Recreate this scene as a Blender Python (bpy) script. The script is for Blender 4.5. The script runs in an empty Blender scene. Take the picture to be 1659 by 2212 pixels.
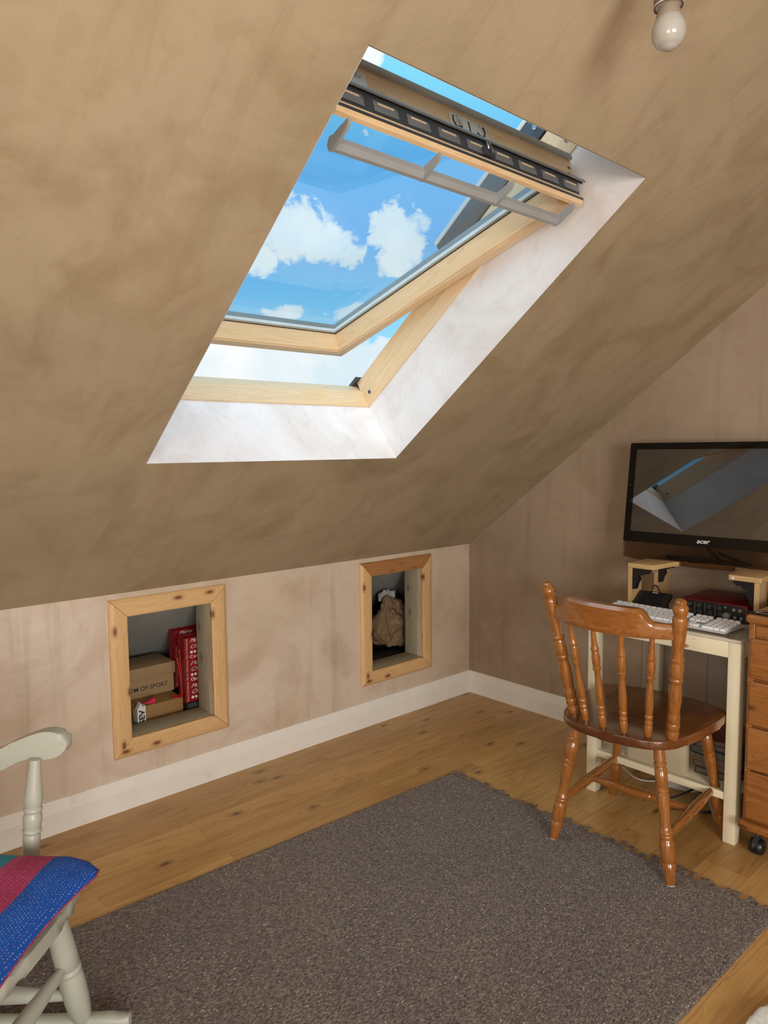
import bpy, bmesh, math, random
from math import sin, cos, pi, radians
from mathutils import Vector, Matrix, noise as mnoise
random.seed(7)
sc = bpy.context.scene
COL = sc.collection

# ------------------------------------------------------------ room measures
H = 0.843            # height of the knee wall
A = 0.6484           # pitch of the ceiling slope (rad)
CA, SA = cos(A), sin(A)
YF = -4.7            # far end of the room (behind the camera)
ZC = 2.45            # flat ceiling
XC = (ZC-H)/math.tan(A)
XR = 5.2             # right knee wall
Y0, Y1, S0, S1 = -2.161, -1.172, 0.829, 2.085   # skylight opening in the slope
def slope(y, s, o=0.0): return Vector((s*CA-o*SA, y, H+s*SA+o*CA))

# ------------------------------------------------------------ camera
yaw, pitch, roll = 0.8382, -0.0867, -0.0099
f = Vector((-sin(yaw)*cos(pitch), cos(yaw)*cos(pitch), sin(pitch)))
r = f.cross(Vector((0,0,1))).normalized(); u = r.cross(f)
r2 = cos(roll)*r+sin(roll)*u; u2 = -sin(roll)*r+cos(roll)*u
cam = bpy.data.objects.new('camera', bpy.data.cameras.new('camera')); COL.objects.link(cam)
M = Matrix((r2, u2, -f)).transposed().to_4x4(); M.translation = Vector((2.7013,-3.0701,1.38))
cam.matrix_world = M
cam.data.sensor_fit = 'VERTICAL'; cam.data.sensor_height = 36.0
cam.data.lens = 1575.4/2212*36.0
cam.data.clip_start = 0.02
sc.camera = cam

# ------------------------------------------------------------ view, sky, sun, daylight
sc.view_settings.view_transform = 'Standard'; sc.view_settings.look = 'None'
sc.view_settings.gamma = 1; sc.view_settings.exposure = 0.0
sc.view_settings.use_curve_mapping = False

w = bpy.data.worlds.new('sky'); sc.world = w; w.use_nodes = True
nt = w.node_tree; nt.nodes.clear()
def N(nt, typ, **kw):
    n = nt.nodes.new(typ)
    for k, v in kw.items():
        if k in n.inputs.keys() if isinstance(k, str) else False: n.inputs[k].default_value = v
        else: setattr(n, k, v)
    return n
def L(nt, a, b): nt.links.new(a, b)
def math_(nt, op, a, b=None, clamp=False):
    n = nt.nodes.new('ShaderNodeMath'); n.operation = op; n.use_clamp = clamp
    for i, v in enumerate((a, b)):
        if v is None: continue
        if isinstance(v, (int, float)): n.inputs[i].default_value = v
        else: L(nt, v, n.inputs[i])
    return n.outputs[0]
def ramp(nt, fac, stops, interp='LINEAR'):
    n = nt.nodes.new('ShaderNodeValToRGB'); n.color_ramp.interpolation = interp
    el = n.color_ramp.elements
    while len(el) < len(stops): el.new(0.5)
    for e, (p, c) in zip(el, stops):
        e.position = p; e.color = (*c, 1) if not isinstance(c, (int, float)) else (c, c, c, 1)
    L(nt, fac, n.inputs[0]); return n.outputs[0]
def mixc(nt, fac, a, b, mode='MIX'):
    n = nt.nodes.new('ShaderNodeMix'); n.data_type = 'RGBA'; n.blend_type = mode
    for i, v in ((0, fac), (6, a), (7, b)):
        if isinstance(v, (int, float)): n.inputs[i].default_value = v if i == 0 else (v, v, v, 1)
        elif isinstance(v, tuple): n.inputs[i].default_value = (*v, 1)
        else: L(nt, v, n.inputs[i])
    return n.outputs[2]
def noise_(nt, vec, scale, detail=4, rough=0.5, dist=0.0):
    n = nt.nodes.new('ShaderNodeTexNoise'); n.inputs['Scale'].default_value = scale
    n.inputs['Detail'].default_value = detail; n.inputs['Roughness'].default_value = rough
    n.inputs['Distortion'].default_value = dist
    if vec is not None: L(nt, vec, n.inputs['Vector'])
    return n.outputs['Fac']
def mapping(nt, vec, scale=(1,1,1), rot=(0,0,0), loc=(0,0,0)):
    n = nt.nodes.new('ShaderNodeMapping'); n.inputs['Scale'].default_value = scale
    n.inputs['Rotation'].default_value = rot; n.inputs['Location'].default_value = loc
    L(nt, vec, n.inputs[0]); return n.outputs[0]

SKY_STRENGTH = 1.0
tc = nt.nodes.new('ShaderNodeTexCoord'); D = tc.outputs['Generated']
sep = nt.nodes.new('ShaderNodeSeparateXYZ'); L(nt, D, sep.inputs[0]); dz = sep.outputs[2]
base = ramp(nt, dz, [(0.0, (.62,.86,1.0)), (0.16, (.30,.72,.98)), (0.27, (.15,.50,.92)), (0.36, (.15,.54,.95)), (0.45, (.25,.76,.97)), (1.0, (.25,.6,1.0))])
def blob(c, rad, sx=1.0):
    v = nt.nodes.new('ShaderNodeVectorMath'); v.operation = 'DISTANCE'
    L(nt, mapping(nt, D, (1,1,sx)), v.inputs[0]); v.inputs[1].default_value = (c[0], c[1], c[2]*sx)
    return math_(nt, 'SUBTRACT', 1.0, math_(nt, 'DIVIDE', v.outputs['Value'], rad), True)
dens = None
for c, rad, sx in [((-.81,.52,.295),.085,1.3), ((-.785,.55,.28),.085,1.6), ((-.755,.590,.262),.062,1.6), ((-.742,.615,.250),.035,1.4),
                   ((-.700,.663,.268),.06,1.0), ((-.712,.66,.24),.045,1.0), ((-.83,.52,.25),.05,1.5), ((-.67,.585,.462),.03,1.0),
                   ((-.80,.545,.178),.05,3.0), ((-.745,.63,.178),.05,3.0)]:
    b = blob(c, rad, sx)
    dens = b if dens is None else math_(nt, 'MAXIMUM', dens, b)
lowband = ramp(nt, dz, [(0.0, 1.0), (0.10, 1.0), (0.125, 0.78), (0.145, 0.38), (0.17, 0.0)])
n1 = noise_(nt, mapping(nt, D, (1,1,1.4)), 20, 13, .66, .35)
n2 = noise_(nt, mapping(nt, D, (1,1,2.2), loc=(3,1,2)), 3.2, 5, .55)
gen = ramp(nt, n2, [(0.52, 0.0), (0.64, 0.6)])
away = blob((-.73,.62,.28), .62)         # general cloud field thins out towards this patch of blue
gen = math_(nt, 'MULTIPLY', gen, math_(nt, 'SUBTRACT', 1.0, math_(nt, 'MULTIPLY', away, 3.0), True), True)
dens = math_(nt, 'MAXIMUM', dens, gen)
dens = math_(nt, 'MAXIMUM', dens, lowband)
dsum = math_(nt, 'ADD', dens, math_(nt, 'MULTIPLY', math_(nt, 'SUBTRACT', n1, 0.5), 1.9))
mask = ramp(nt, dsum, [(0.30, 0.0), (0.37, 0.55), (0.50, 1.0)])
shade = ramp(nt, noise_(nt, D, 9, 5, .5), [(0.35, (.72,.86,.93)), (0.6, (.97,1.0,1.0))])
sky = mixc(nt, mask, base, shade)
# bright haze round the sun, high over the roof and out of the camera's sight
glow = blob((0.15,-.45,.88), 0.75)
glowc = mixc(nt, math_(nt, 'POWER', glow, 1.5), sky, (3.2,3.1,3.0))
bg = nt.nodes.new('ShaderNodeBackground'); L(nt, glowc, bg.inputs[0]); bg.inputs[1].default_value = SKY_STRENGTH
wo = nt.nodes.new('ShaderNodeOutputWorld'); L(nt, bg.outputs[0], wo.inputs[0])

def light(name, kind, loc, rot, energy, color, **kw):
    d = bpy.data.lights.new(name, kind); d.energy = energy; d.color = color
    for k, v in kw.items(): setattr(d, k, v)
    o = bpy.data.objects.new(name, d); COL.objects.link(o); o.location = loc; o.rotation_euler = rot
    return o
# soft bright sky light falling through the skylight from high above
sun = light('sun', 'SUN', (0,0,6), (0,0,0), 2.3, (.95,.975,1.0), angle=radians(80))
sun.rotation_euler = Vector((0.10,-.42,.9)).to_track_quat('Z','Y').to_euler()
# daylight through the wide window in the right-hand wall (behind the camera)
wl = light('daylight_side_window', 'AREA', (XR-.03,-3.5,1.35), (0,radians(90),0), 132, (1.0,.99,.97), shape='RECTANGLE', size=1.2, size_y=1.7)
# added fill light at the end wall behind the camera, framed as a window
fill_end = light('fill_light_end', 'AREA', (3.3,YF+.04,1.25), (radians(90),0,0), 36, (1.0,.99,.97), shape='RECTANGLE', size=1.1, size_y=1.1)

# ------------------------------------------------------------ materials
def mat(name):
    m = bpy.data.materials.new(name); m.use_nodes = True
    b = m.node_tree.nodes['Principled BSDF']; return m, m.node_tree, b
def bump(nt, b, h, strength=.3, dist=.002):
    n = nt.nodes.new('ShaderNodeBump'); n.inputs['Strength'].default_value = strength; n.inputs['Distance'].default_value = dist
    L(nt, h, n.inputs['Height']); L(nt, n.outputs[0], b.inputs['Normal'])
def coords(nt): return nt.nodes.new('ShaderNodeTexCoord').outputs['Object']

def flat(name, col, rough=.5, metal=0, spec=.5, var=0.08, vs=8, coat=0, bmp=0):
    m, nt, b = mat(name); c = coords(nt)
    n = noise_(nt, c, vs, 4)
    k = ramp(nt, n, [(.3, tuple(max(0,x*(1-var)) for x in col)), (.7, tuple(min(1,x*(1+var)) for x in col))])
    L(nt, k, b.inputs['Base Color']); b.inputs['Roughness'].default_value = rough
    b.inputs['Metallic'].default_value = metal; b.inputs['Specular IOR Level'].default_value = spec
    b.inputs['Coat Weight'].default_value = coat; b.inputs['Coat Roughness'].default_value = .15
    if bmp: bump(nt, b, noise_(nt, c, vs*6, 3), bmp, .001)
    return m

def wood(name, c1, c2, axis='Z', scale=1.0, rough=.4, coat=0.0, knots=.6, dark=None, contrast=1.0, nz=None):
    m, nt, b = mat(name)
    oi = nt.nodes.new('ShaderNodeObjectInfo'); ov = nt.nodes.new('ShaderNodeVectorMath'); ov.operation = 'MULTIPLY_ADD'
    L(nt, oi.outputs['Random'], ov.inputs[0]); ov.inputs[1].default_value = (7.3,5.1,9.7); L(nt, coords(nt), ov.inputs[2]); c = ov.outputs[0]
    st = {'X': (.07,1,1), 'Y': (1,.07,1), 'Z': (1,1,.07)}[axis]
    # wobble the grain round the knots
    v = nt.nodes.new('ShaderNodeTexVoronoi'); v.inputs['Scale'].default_value = 6.5*scale; v.inputs['Randomness'].default_value = 1
    st2 = {'X': (.55,1.2,1.2), 'Y': (1.2,.55,1.2), 'Z': (1.2,1.2,.55)}[axis]
    kv = mapping(nt, coords(nt), st2, loc=(.3,.7,.2))
    if nz is not None:
        v.voronoi_dimensions = '2D'; sx = nt.nodes.new('ShaderNodeSeparateXYZ'); L(nt, kv, sx.inputs[0]); cx_ = nt.nodes.new('ShaderNodeCombineXYZ')
        for q_, ax in enumerate([i for i in range(3) if i != nz]): L(nt, sx.outputs[ax], cx_.inputs[q_])
        kv = cx_.outputs[0]
    L(nt, kv, v.inputs['Vector'])
    kd = v.outputs['Distance']
    add = nt.nodes.new('ShaderNodeVectorMath'); add.operation = 'ADD'
    L(nt, mapping(nt, c, tuple(x*26*scale for x in st)), add.inputs[0])
    kk = math_(nt, 'MULTIPLY', math_(nt, 'POWER', math_(nt, 'SUBTRACT', 1.0, math_(nt, 'MULTIPLY', kd, 2.6), True), 2.0), 0.0 if knots<.05 else (1.6 if nz is not None else .45))
    cmb = nt.nodes.new('ShaderNodeCombineXYZ')
    for i in range(3): L(nt, kk, cmb.inputs[i])
    L(nt, cmb.outputs[0], add.inputs[1])
    g = noise_(nt, add.outputs[0], 1.0, 3, .45, .5)
    rings = math_(nt, 'FRACT', math_(nt, 'MULTIPLY', g, 7.0))
    rr = ramp(nt, rings, [(0.0, 0.15), (.6, .55), (.9, 1.0), (1.0, .2)])
    big = noise_(nt, mapping(nt, c, st), 3*scale, 3)
    fine = noise_(nt, mapping(nt, c, tuple(x*1.0 for x in st)), 130*scale, 2)
    fac = math_(nt, 'ADD', math_(nt, 'MULTIPLY', rr, .42*contrast), math_(nt, 'MULTIPLY', big, .55), True)
    fac = math_(nt, 'ADD', fac, math_(nt, 'MULTIPLY', math_(nt, 'SUBTRACT', fine, .5), .5), True)
    col = ramp(nt, fac, [(.15, c1), (.85, c2)])
    kn = ramp(nt, math_(nt,'ADD',kd,math_(nt,'MULTIPLY',noise_(nt,c,70,3),.03)), [(.060, 1.0), (.095, .4), (.17, 0.0)])
    hs_ = nt.nodes.new('ShaderNodeSeparateColor'); L(nt, v.outputs['Color'], hs_.inputs[0]); kn = math_(nt,'MULTIPLY',kn,math_(nt,'GREATER_THAN',hs_.outputs[0],.28))
    col = mixc(nt, math_(nt, 'MULTIPLY', kn, knots), col, dark or tuple(x*.28 for x in c2))
    L(nt, col, b.inputs['Base Color']); b.inputs['Roughness'].default_value = rough
    b.inputs['Coat Weight'].default_value = coat; b.inputs['Coat Roughness'].default_value = .12
    bump(nt, b, fac, .12, .001)
    return m

def plaster(name, ca, cb, cc, vert=False, off=(0,0,0), k=.6):
    m, nt, b = mat(name); c = coords(nt)
    c = mapping(nt, c, (1,1,1), loc=off)
    n1 = noise_(nt, c, 1.3, 6, .55, .8)
    n2 = noise_(nt, mapping(nt, c, (1,1,1), loc=(5,2,1)), 2.7, 7, .6, 1.2)
    col = ramp(nt, n1, [(.32, ca), (.52, cb), (.70, cc)])
    dk = ramp(nt, n2, [(.34, (.74,.68,.60)), (.52, (1,1,1)), (.72, (1.0,1.0,1.0))])
    col = mixc(nt, k, col, dk, 'MULTIPLY')
    st = (8,8,.55) if vert else (2.0,9,2.0)
    rot = (0,0,0) if vert else (0.35,0.65,.25)
    n3 = noise_(nt, mapping(nt, c, st, rot), 1.6, 8, .62, .4)
    col = mixc(nt, (.85 if vert else .55)*k, col, ramp(nt, n3, [(.30,(.70,.66,.60)), (.48,(1,1,1)), (.62,(1,1,1)), (.78,(1.22,1.2,1.18))]), 'MULTIPLY')
    n4 = noise_(nt, mapping(nt, c, (1,1,1), loc=(1,7,3)), 5, 9, .7, 2.0)
    col = mixc(nt, .3, col, ramp(nt, n4, [(.40,(.86,.80,.74)), (.47,(1,1,1)), (.6,(1,1,1)), (.66,(1.12,1.1,1.1))]), 'MULTIPLY')
    # sparse dark specks
    v = nt.nodes.new('ShaderNodeTexVoronoi'); v.inputs['Scale'].default_value = 3.0; L(nt, c, v.inputs['Vector'])
    col = mixc(nt, ramp(nt, v.outputs['Distance'], [(.006, .7), (.012, 0.0)]), col, (.12,.09,.07))
    L(nt, col, b.inputs['Base Color'])
    L(nt, ramp(nt, n2, [(.3,.48),(.7,.7)]), b.inputs['Roughness']); b.inputs['Specular IOR Level'].default_value = .35
    hgt = math_(nt, 'ADD', math_(nt, 'MULTIPLY', n3, .6), math_(nt, 'MULTIPLY', n4, .5))
    bump(nt, b, hgt, .35, .006)
    return m

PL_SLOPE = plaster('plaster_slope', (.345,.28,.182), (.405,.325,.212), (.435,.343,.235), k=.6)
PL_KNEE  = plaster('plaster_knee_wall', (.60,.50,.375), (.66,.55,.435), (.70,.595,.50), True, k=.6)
PL_GABLE = plaster('plaster_gable', (.345,.27,.19), (.385,.30,.215), (.42,.335,.245), True, (4,0,0), k=.45)
PL_REV_LIT   = plaster('plaster_reveal_lit', (.74,.67,.62), (.79,.76,.75), (.82,.80,.80), off=(2,2,0), k=.4)  # same plaster as the slope, its skylight brightness painted in as paler colour
PL_ROOM  = plaster('plaster_room', (.40,.31,.22), (.46,.36,.26), (.5,.4,.3))
ROOFBOARD = flat('grey_roof_board', (.30,.31,.28), .85)
DUST  = flat('dusty_board', (.10,.085,.07), .9)
ROOF_M = flat('dark_roofing', (.06,.06,.065), .7)

def painted(name, col, stain, rough=.45):
    m, nt, b = mat(name); c = coords(nt)
    n = noise_(nt, c, 4.5, 5, .55, .2)
    k = ramp(nt, n, [(.30, stain), (.36, col), (1, col)])
    g = noise_(nt, c, 17, 4)
    k = mixc(nt, .25, k, ramp(nt, g, [(.3,(.85,.85,.85)),(.6,(1,1,1))]), 'MULTIPLY')
    L(nt, k, b.inputs['Base Color']); b.inputs['Roughness'].default_value = rough
    return m
SKIRT = painted('white_undercoat', (.84,.82,.76), (.70,.67,.60))
ROCK_P = painted('sage_grey_paint', (.44,.45,.38), (.405,.41,.345), .33)

def chipped(name):
    m, nt, b = mat(name); c = coords(nt)
    n = noise_(nt, c, 22, 5, .7, .5)
    geo = nt.nodes.new('ShaderNodeNewGeometry')
    v = nt.nodes.new('ShaderNodeTexVoronoi'); v.inputs['Scale'].default_value = 14; L(nt, mapping(nt, c, (1,1,2.2)), v.inputs['Vector'])
    spots = ramp(nt, math_(nt, 'ADD', v.outputs['Distance'], math_(nt, 'MULTIPLY', n, .12)), [(.085,1.0),(.105,0.0)])
    k = ramp(nt, noise_(nt, c, 4, 4), [(.3,(.78,.70,.48)),(.7,(.84,.77,.56))])
    k = mixc(nt, spots, k, (.13,.07,.035))
    L(nt, k, b.inputs['Base Color']); b.inputs['Roughness'].default_value = .4
    return m
CREAM = chipped('chipped_cream_paint')

def floor_mat():
    m, nt, b = mat('oak_boards'); c = coords(nt)
    # boards run along y; x -> across
    mp = mapping(nt, c, (1,1,1), (0,0,radians(90)))      # x'= -y... along boards
    br = nt.nodes.new('ShaderNodeTexBrick'); L(nt, mp, br.inputs['Vector'])
    br.inputs['Scale'].default_value = 1.0; br.inputs['Brick Width'].default_value = 1.15; br.inputs['Row Height'].default_value = .14
    br.inputs['Mortar Size'].default_value = .0007; br.inputs['Mortar Smooth'].default_value = .3
    br.inputs['Color1'].default_value = (0,0,0,1); br.inputs['Color2'].default_value = (1,1,1,1); br.inputs['Mortar'].default_value = (.5,.5,.5,1)
    br.offset = .37; br.offset_frequency = 2; br.squash = 1
    rnd = br.outputs['Color']; seam = br.outputs['Fac']
    # per board offset for the grain
    cm = nt.nodes.new('ShaderNodeCombineXYZ')
    rs = nt.nodes.new('ShaderNodeSeparateColor'); L(nt, rnd, rs.inputs[0]); rv = rs.outputs[0]
    L(nt, math_(nt,'MULTIPLY',rv,13.0), cm.inputs[0]); L(nt, math_(nt,'MULTIPLY',rv,29.0), cm.inputs[2])
    add = nt.nodes.new('ShaderNodeVectorMath'); add.operation='ADD'; L(nt, c, add.inputs[0]); L(nt, cm.outputs[0], add.inputs[1])
    cc = add.outputs[0]
    v = nt.nodes.new('ShaderNodeTexVoronoi'); v.voronoi_dimensions = '2D'; v.inputs['Scale'].default_value = 3.6; L(nt, mapping(nt, cc, (1.5,.75,1)), v.inputs['Vector'])
    kd = v.outputs['Distance']
    kk = math_(nt, 'MULTIPLY', math_(nt, 'POWER', math_(nt, 'SUBTRACT', 1.0, math_(nt, 'MULTIPLY', kd, 3.0), True), 2.0), .5)
    cmb = nt.nodes.new('ShaderNodeCombineXYZ'); L(nt, kk, cmb.inputs[0]); L(nt, kk, cmb.inputs[1])
    ad2 = nt.nodes.new('ShaderNodeVectorMath'); ad2.operation='ADD'; L(nt, mapping(nt, cc, (9,.8,9)), ad2.inputs[0]); L(nt, cmb.outputs[0], ad2.inputs[1])
    g = noise_(nt, ad2.outputs[0], 1.0, 3, .5, .6)
    rings = math_(nt, 'FRACT', math_(nt, 'MULTIPLY', g, 9.0))
    rr = ramp(nt, rings, [(0,.25),(.5,.5),(.9,1.0),(1,.3)])
    big = noise_(nt, mapping(nt, cc, (4,.9,4)), 2.0, 5, .6)
    fine = noise_(nt, mapping(nt, cc, (160,7,160)), 1.0, 3, .6)
    fac = math_(nt,'ADD', math_(nt,'MULTIPLY',rr,.30), math_(nt,'MULTIPLY',big,.66), True)
    fac = math_(nt,'ADD', fac, math_(nt,'MULTIPLY',math_(nt,'SUBTRACT',fine,.5),.4), True)
    col = ramp(nt, fac, [(.2,(.64,.40,.155)),(.5,(.53,.315,.110)),(.9,(.32,.172,.056))])
    tint = ramp(nt, rv, [(0,(.70,.64,.56)),(.10,(.88,.85,.80)),(.3,(.97,.96,.94)),(.7,(1.0,.99,.97)),(1,(1.07,1.06,1.03))])
    col = mixc(nt, 1.0, col, tint, 'MULTIPLY')
    sp = ramp(nt, math_(nt,'ADD',kd,math_(nt,'MULTIPLY',noise_(nt,cc,30,3),.05)), [(.045,1.0),(.08,.45),(.15,0.0)])
    # only some cells carry a knot
    hs = nt.nodes.new('ShaderNodeSeparateColor'); L(nt, v.outputs['Color'], hs.inputs[0])
    on = math_(nt,'GREATER_THAN', hs.outputs[0], .45)
    col = mixc(nt, math_(nt,'MULTIPLY',math_(nt,'MULTIPLY',sp,on),.85), col, (.09,.04,.015))
    col = mixc(nt, math_(nt,'MULTIPLY',seam,.6), col, (.12,.06,.02))
    L(nt, col, b.inputs['Base Color'])
    L(nt, ramp(nt, fac, [(0,.30),(1,.42)]), b.inputs['Roughness'])
    bump(nt, b, math_(nt,'SUBTRACT',math_(nt,'MULTIPLY',fac,.15),seam), .25, .001)
    return m
OAK = floor_mat()

def rug_mat():
    m, nt, b = mat('grey_brown_wool'); c = coords(nt)
    mp = mapping(nt, c, (1,.45,1), (0,0,radians(12)))
    n = noise_(nt, mp, 260, 4, .8, .6)
    n2 = noise_(nt, mapping(nt, c, (1,.5,1), (0,0,radians(-20))), 190, 3, .7)
    big = noise_(nt, c, 3, 4)
    f = math_(nt,'ADD', math_(nt,'MULTIPLY',n,.62), math_(nt,'MULTIPLY',n2,.42))
    col = ramp(nt, f, [(.40,(.024,.018,.019)),(.48,(.098,.077,.070)),(.54,(.172,.140,.122)),(.62,(.34,.29,.245)),(.70,(.62,.54,.44))])
    col = mixc(nt, .5, col, ramp(nt, big, [(.35,(.85,.84,.88)),(.65,(1.1,1.08,1.0))]), 'MULTIPLY')
    v = nt.nodes.new('ShaderNodeTexVoronoi'); v.inputs['Scale'].default_value = 235; L(nt, mp, v.inputs['Vector'])
    hs = nt.nodes.new('ShaderNodeSeparateColor'); L(nt, v.outputs['Color'], hs.inputs[0])
    on = math_(nt,'MULTIPLY', math_(nt,'GREATER_THAN', hs.outputs[0], .962), ramp(nt, v.outputs['Distance'], [(.22,1.0),(.34,0.0)]))
    col = mixc(nt, on, col, (.85,.76,.62))
    on2 = math_(nt,'MULTIPLY', math_(nt,'LESS_THAN', hs.outputs[1], .04), ramp(nt, v.outputs['Distance'], [(.25,1.0),(.38,0.0)]))
    col = mixc(nt, on2, col, (.01,.008,.014))
    L(nt, col, b.inputs['Base Color']); b.inputs['Roughness'].default_value = .95; b.inputs['Specular IOR Level'].default_value = .1
    b.inputs['Sheen Weight'].default_value = .25
    bump(nt, b, f, .9, .004)
    return m
RUG = rug_mat()
RUG_FRINGE = flat('grey_wool_strands', (.17,.14,.125), .95, var=.35, vs=60)

CHAIR_W = {a: wood('varnished_pine_'+a.lower(), (.385,.148,.030), (.20,.064,.012), a, 1.6, .24, .7, .7, (.03,.01,.005)) for a in 'XYZ'}
SEAT_W = wood('varnished_pine_seat', (.175,.056,.013), (.080,.024,.006), 'Y', 1.3, .22, .6, .0)
def staves(m, wd):
    nt = m.node_tree; b = nt.nodes['Principled BSDF']; src = b.inputs['Base Color'].links[0].from_socket
    sp = nt.nodes.new('ShaderNodeSeparateXYZ'); L(nt, coords(nt), sp.inputs[0])
    wn = nt.nodes.new('ShaderNodeTexWhiteNoise'); wn.noise_dimensions = '1D'; L(nt, math_(nt,'FLOOR',math_(nt,'DIVIDE',math_(nt,'ADD',sp.outputs[0],3.02),wd)), wn.inputs['W'])
    L(nt, mixc(nt, 1.0, src, ramp(nt, wn.outputs['Value'], [(0,(.62,.55,.5)),(.5,(1,1,1)),(1,(1.55,1.7,1.9))]), 'MULTIPLY'), b.inputs['Base Color'])
staves(SEAT_W, .075)
PINE = {a: wood('planed_pine_'+a.lower(), (.76,.52,.26), (.61,.365,.155), a, 1.25, .45, .15, .95, (.19,.065,.02), nz=0) for a in 'YZ'}
PINE_R = wood('reddish_pine', (.50,.25,.10), (.33,.14,.045), 'Y', 1.7, .45, .15, .5, nz=0)
VEL = {a: wood('lacquered_window_pine_'+a.lower(), (.80,.60,.37), (.68,.46,.24), a, 1.2, .35, .2, .12) for a in 'XY'}
TIMBER = {a: wood('grey_sawn_timber_'+a.lower(), (.44,.39,.27), (.30,.265,.165), a, 1.2, .8, 0, .7, nz=(1 if a=='Z' else 2)) for a in 'YZ'}
BAMBOO = {a: wood('pale_bamboo_'+a.lower(), (.62,.42,.21), (.50,.32,.14), a, 2.5, .4, .2, 0) for a in 'XYZ'}
DRAWER_W = wood('amber_pine', (.42,.17,.042), (.23,.08,.018), 'X', 1.2, .33, .4, .8, nz=1)
DRAWER_S = wood('amber_pine_upright', (.40,.16,.04), (.22,.08,.018), 'Z', 1.2, .33, .4, .5)
GREYMET = flat('grey_aluminium', (.30,.31,.31), .38, .7)
DARKMET = flat('dark_grey_metal', (.085,.09,.10), .35, .6, vs=60)
GREYPL = flat('grey_plastic', (.33,.345,.345), .38)
PALEPL = flat('pale_grey_plate', (.66,.65,.63), .4)
CHROME = flat('chrome', (.6,.6,.6), .15, 1)
BLACK = flat('black_plastic', (.010,.010,.011), .35)
BLACKR = flat('black_rubber', (.008,.008,.009), .5)
BLACKM = flat('black_cast_metal', (.006,.006,.007), .45)
WHITEPL = flat('white_plastic', (.80,.81,.82), .3, var=.02)
WHITEP = flat('white_label', (.72,.72,.72), .5, var=.02)
INK = flat('dark_ink', (.03,.03,.035), .6)
INKG = flat('grey_ink', (.25,.25,.26), .6)
CREAMINK = flat('cream_ink', (.75,.70,.62), .6)
PINKINK = flat('pale_pink_ink', (.70,.42,.38), .6)
KRAFT = flat('kraft_card', (.36,.235,.115), .75, vs=3)
KRAFTD = flat('brown_card', (.30,.17,.06), .6, vs=3)
REDPAPER = flat('red_gift_paper', (.24,.009,.013), .4)
REDCORD = flat('red_cord', (.50,.012,.012), .5)
PINKC = flat('pink_ribbon', (.70,.02,.10), .5)
GREENB = flat('dark_green_glass', (.03,.05,.035), .15)
DARKCASE = flat('dark_case', (.012,.012,.013), .6)
BROWNBAG = flat('brown_paper', (.21,.135,.072), .7, var=.12, bmp=.4)
TISSUE = flat('white_tissue', (.45,.45,.44), .8)
REDMET = flat('dark_red_metal', (.15,.006,.014), .38, .4)
SILVER = flat('silver_knob', (.55,.54,.52), .3, .8)
TEAL = flat('teal_led', (.2,.5,.45), .4)
CABLEW = flat('white_cable', (.70,.68,.62), .4)
CERAMIC = flat('bulb_collar', (.30,.245,.185), .4)
OPAL = flat('opal_bulb', (.42,.41,.375), .12, coat=.4, var=.02)
HOLDER = flat('brown_lampholder', (.16,.12,.11), .35)
FLEX = flat('white_flex', (.6,.58,.54), .5)
WHITEB = flat('white_speckled_fleece', (.85,.88,.84), .9, var=.10, vs=90, bmp=.5)
SLATE = flat('slate_cladding', (.21,.20,.16), .7, var=.3, vs=40)

def glass_mat(name, tint, gloss=.06):
    m = bpy.data.materials.new(name); m.use_nodes = True; nt = m.node_tree; nt.nodes.clear()
    t = nt.nodes.new('ShaderNodeBsdfTransparent'); t.inputs[0].default_value = (*tint,1)
    g = nt.nodes.new('ShaderNodeBsdfGlossy'); g.inputs['Roughness'].default_value = .01; g.inputs[0].default_value = (1,1,1,1)
    lw = nt.nodes.new('ShaderNodeFresnel'); lw.inputs['IOR'].default_value = 1.45
    mx = nt.nodes.new('ShaderNodeMixShader'); L(nt, math_(nt,'MULTIPLY',lw.outputs[0],gloss), mx.inputs[0])
    L(nt, t.outputs[0], mx.inputs[1]); L(nt, g.outputs[0], mx.inputs[2])
    o = nt.nodes.new('ShaderNodeOutputMaterial'); L(nt, mx.outputs[0], o.inputs[0]); return m
PANE = glass_mat('window_glass', (.93,.975,1.0), .10)
CHIN = glass_mat('smoked_acrylic', (.62,.55,.50), .5)
def screen_mat():
    m, nt, b = mat('glossy_black_screen')
    b.inputs['Base Color'].default_value = (.012,.013,.014,1); b.inputs['Roughness'].default_value = .02
    b.inputs['IOR'].default_value = 2.5
    return m
SCREEN = screen_mat()
def bezel_mat():
    m, nt, b = mat('glossy_black_bezel')
    b.inputs['Base Color'].default_value = (.002,.002,.002,1); b.inputs['Roughness'].default_value = .03
    b.inputs['IOR'].default_value = 1.45
    return m
BEZEL = bezel_mat()

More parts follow.
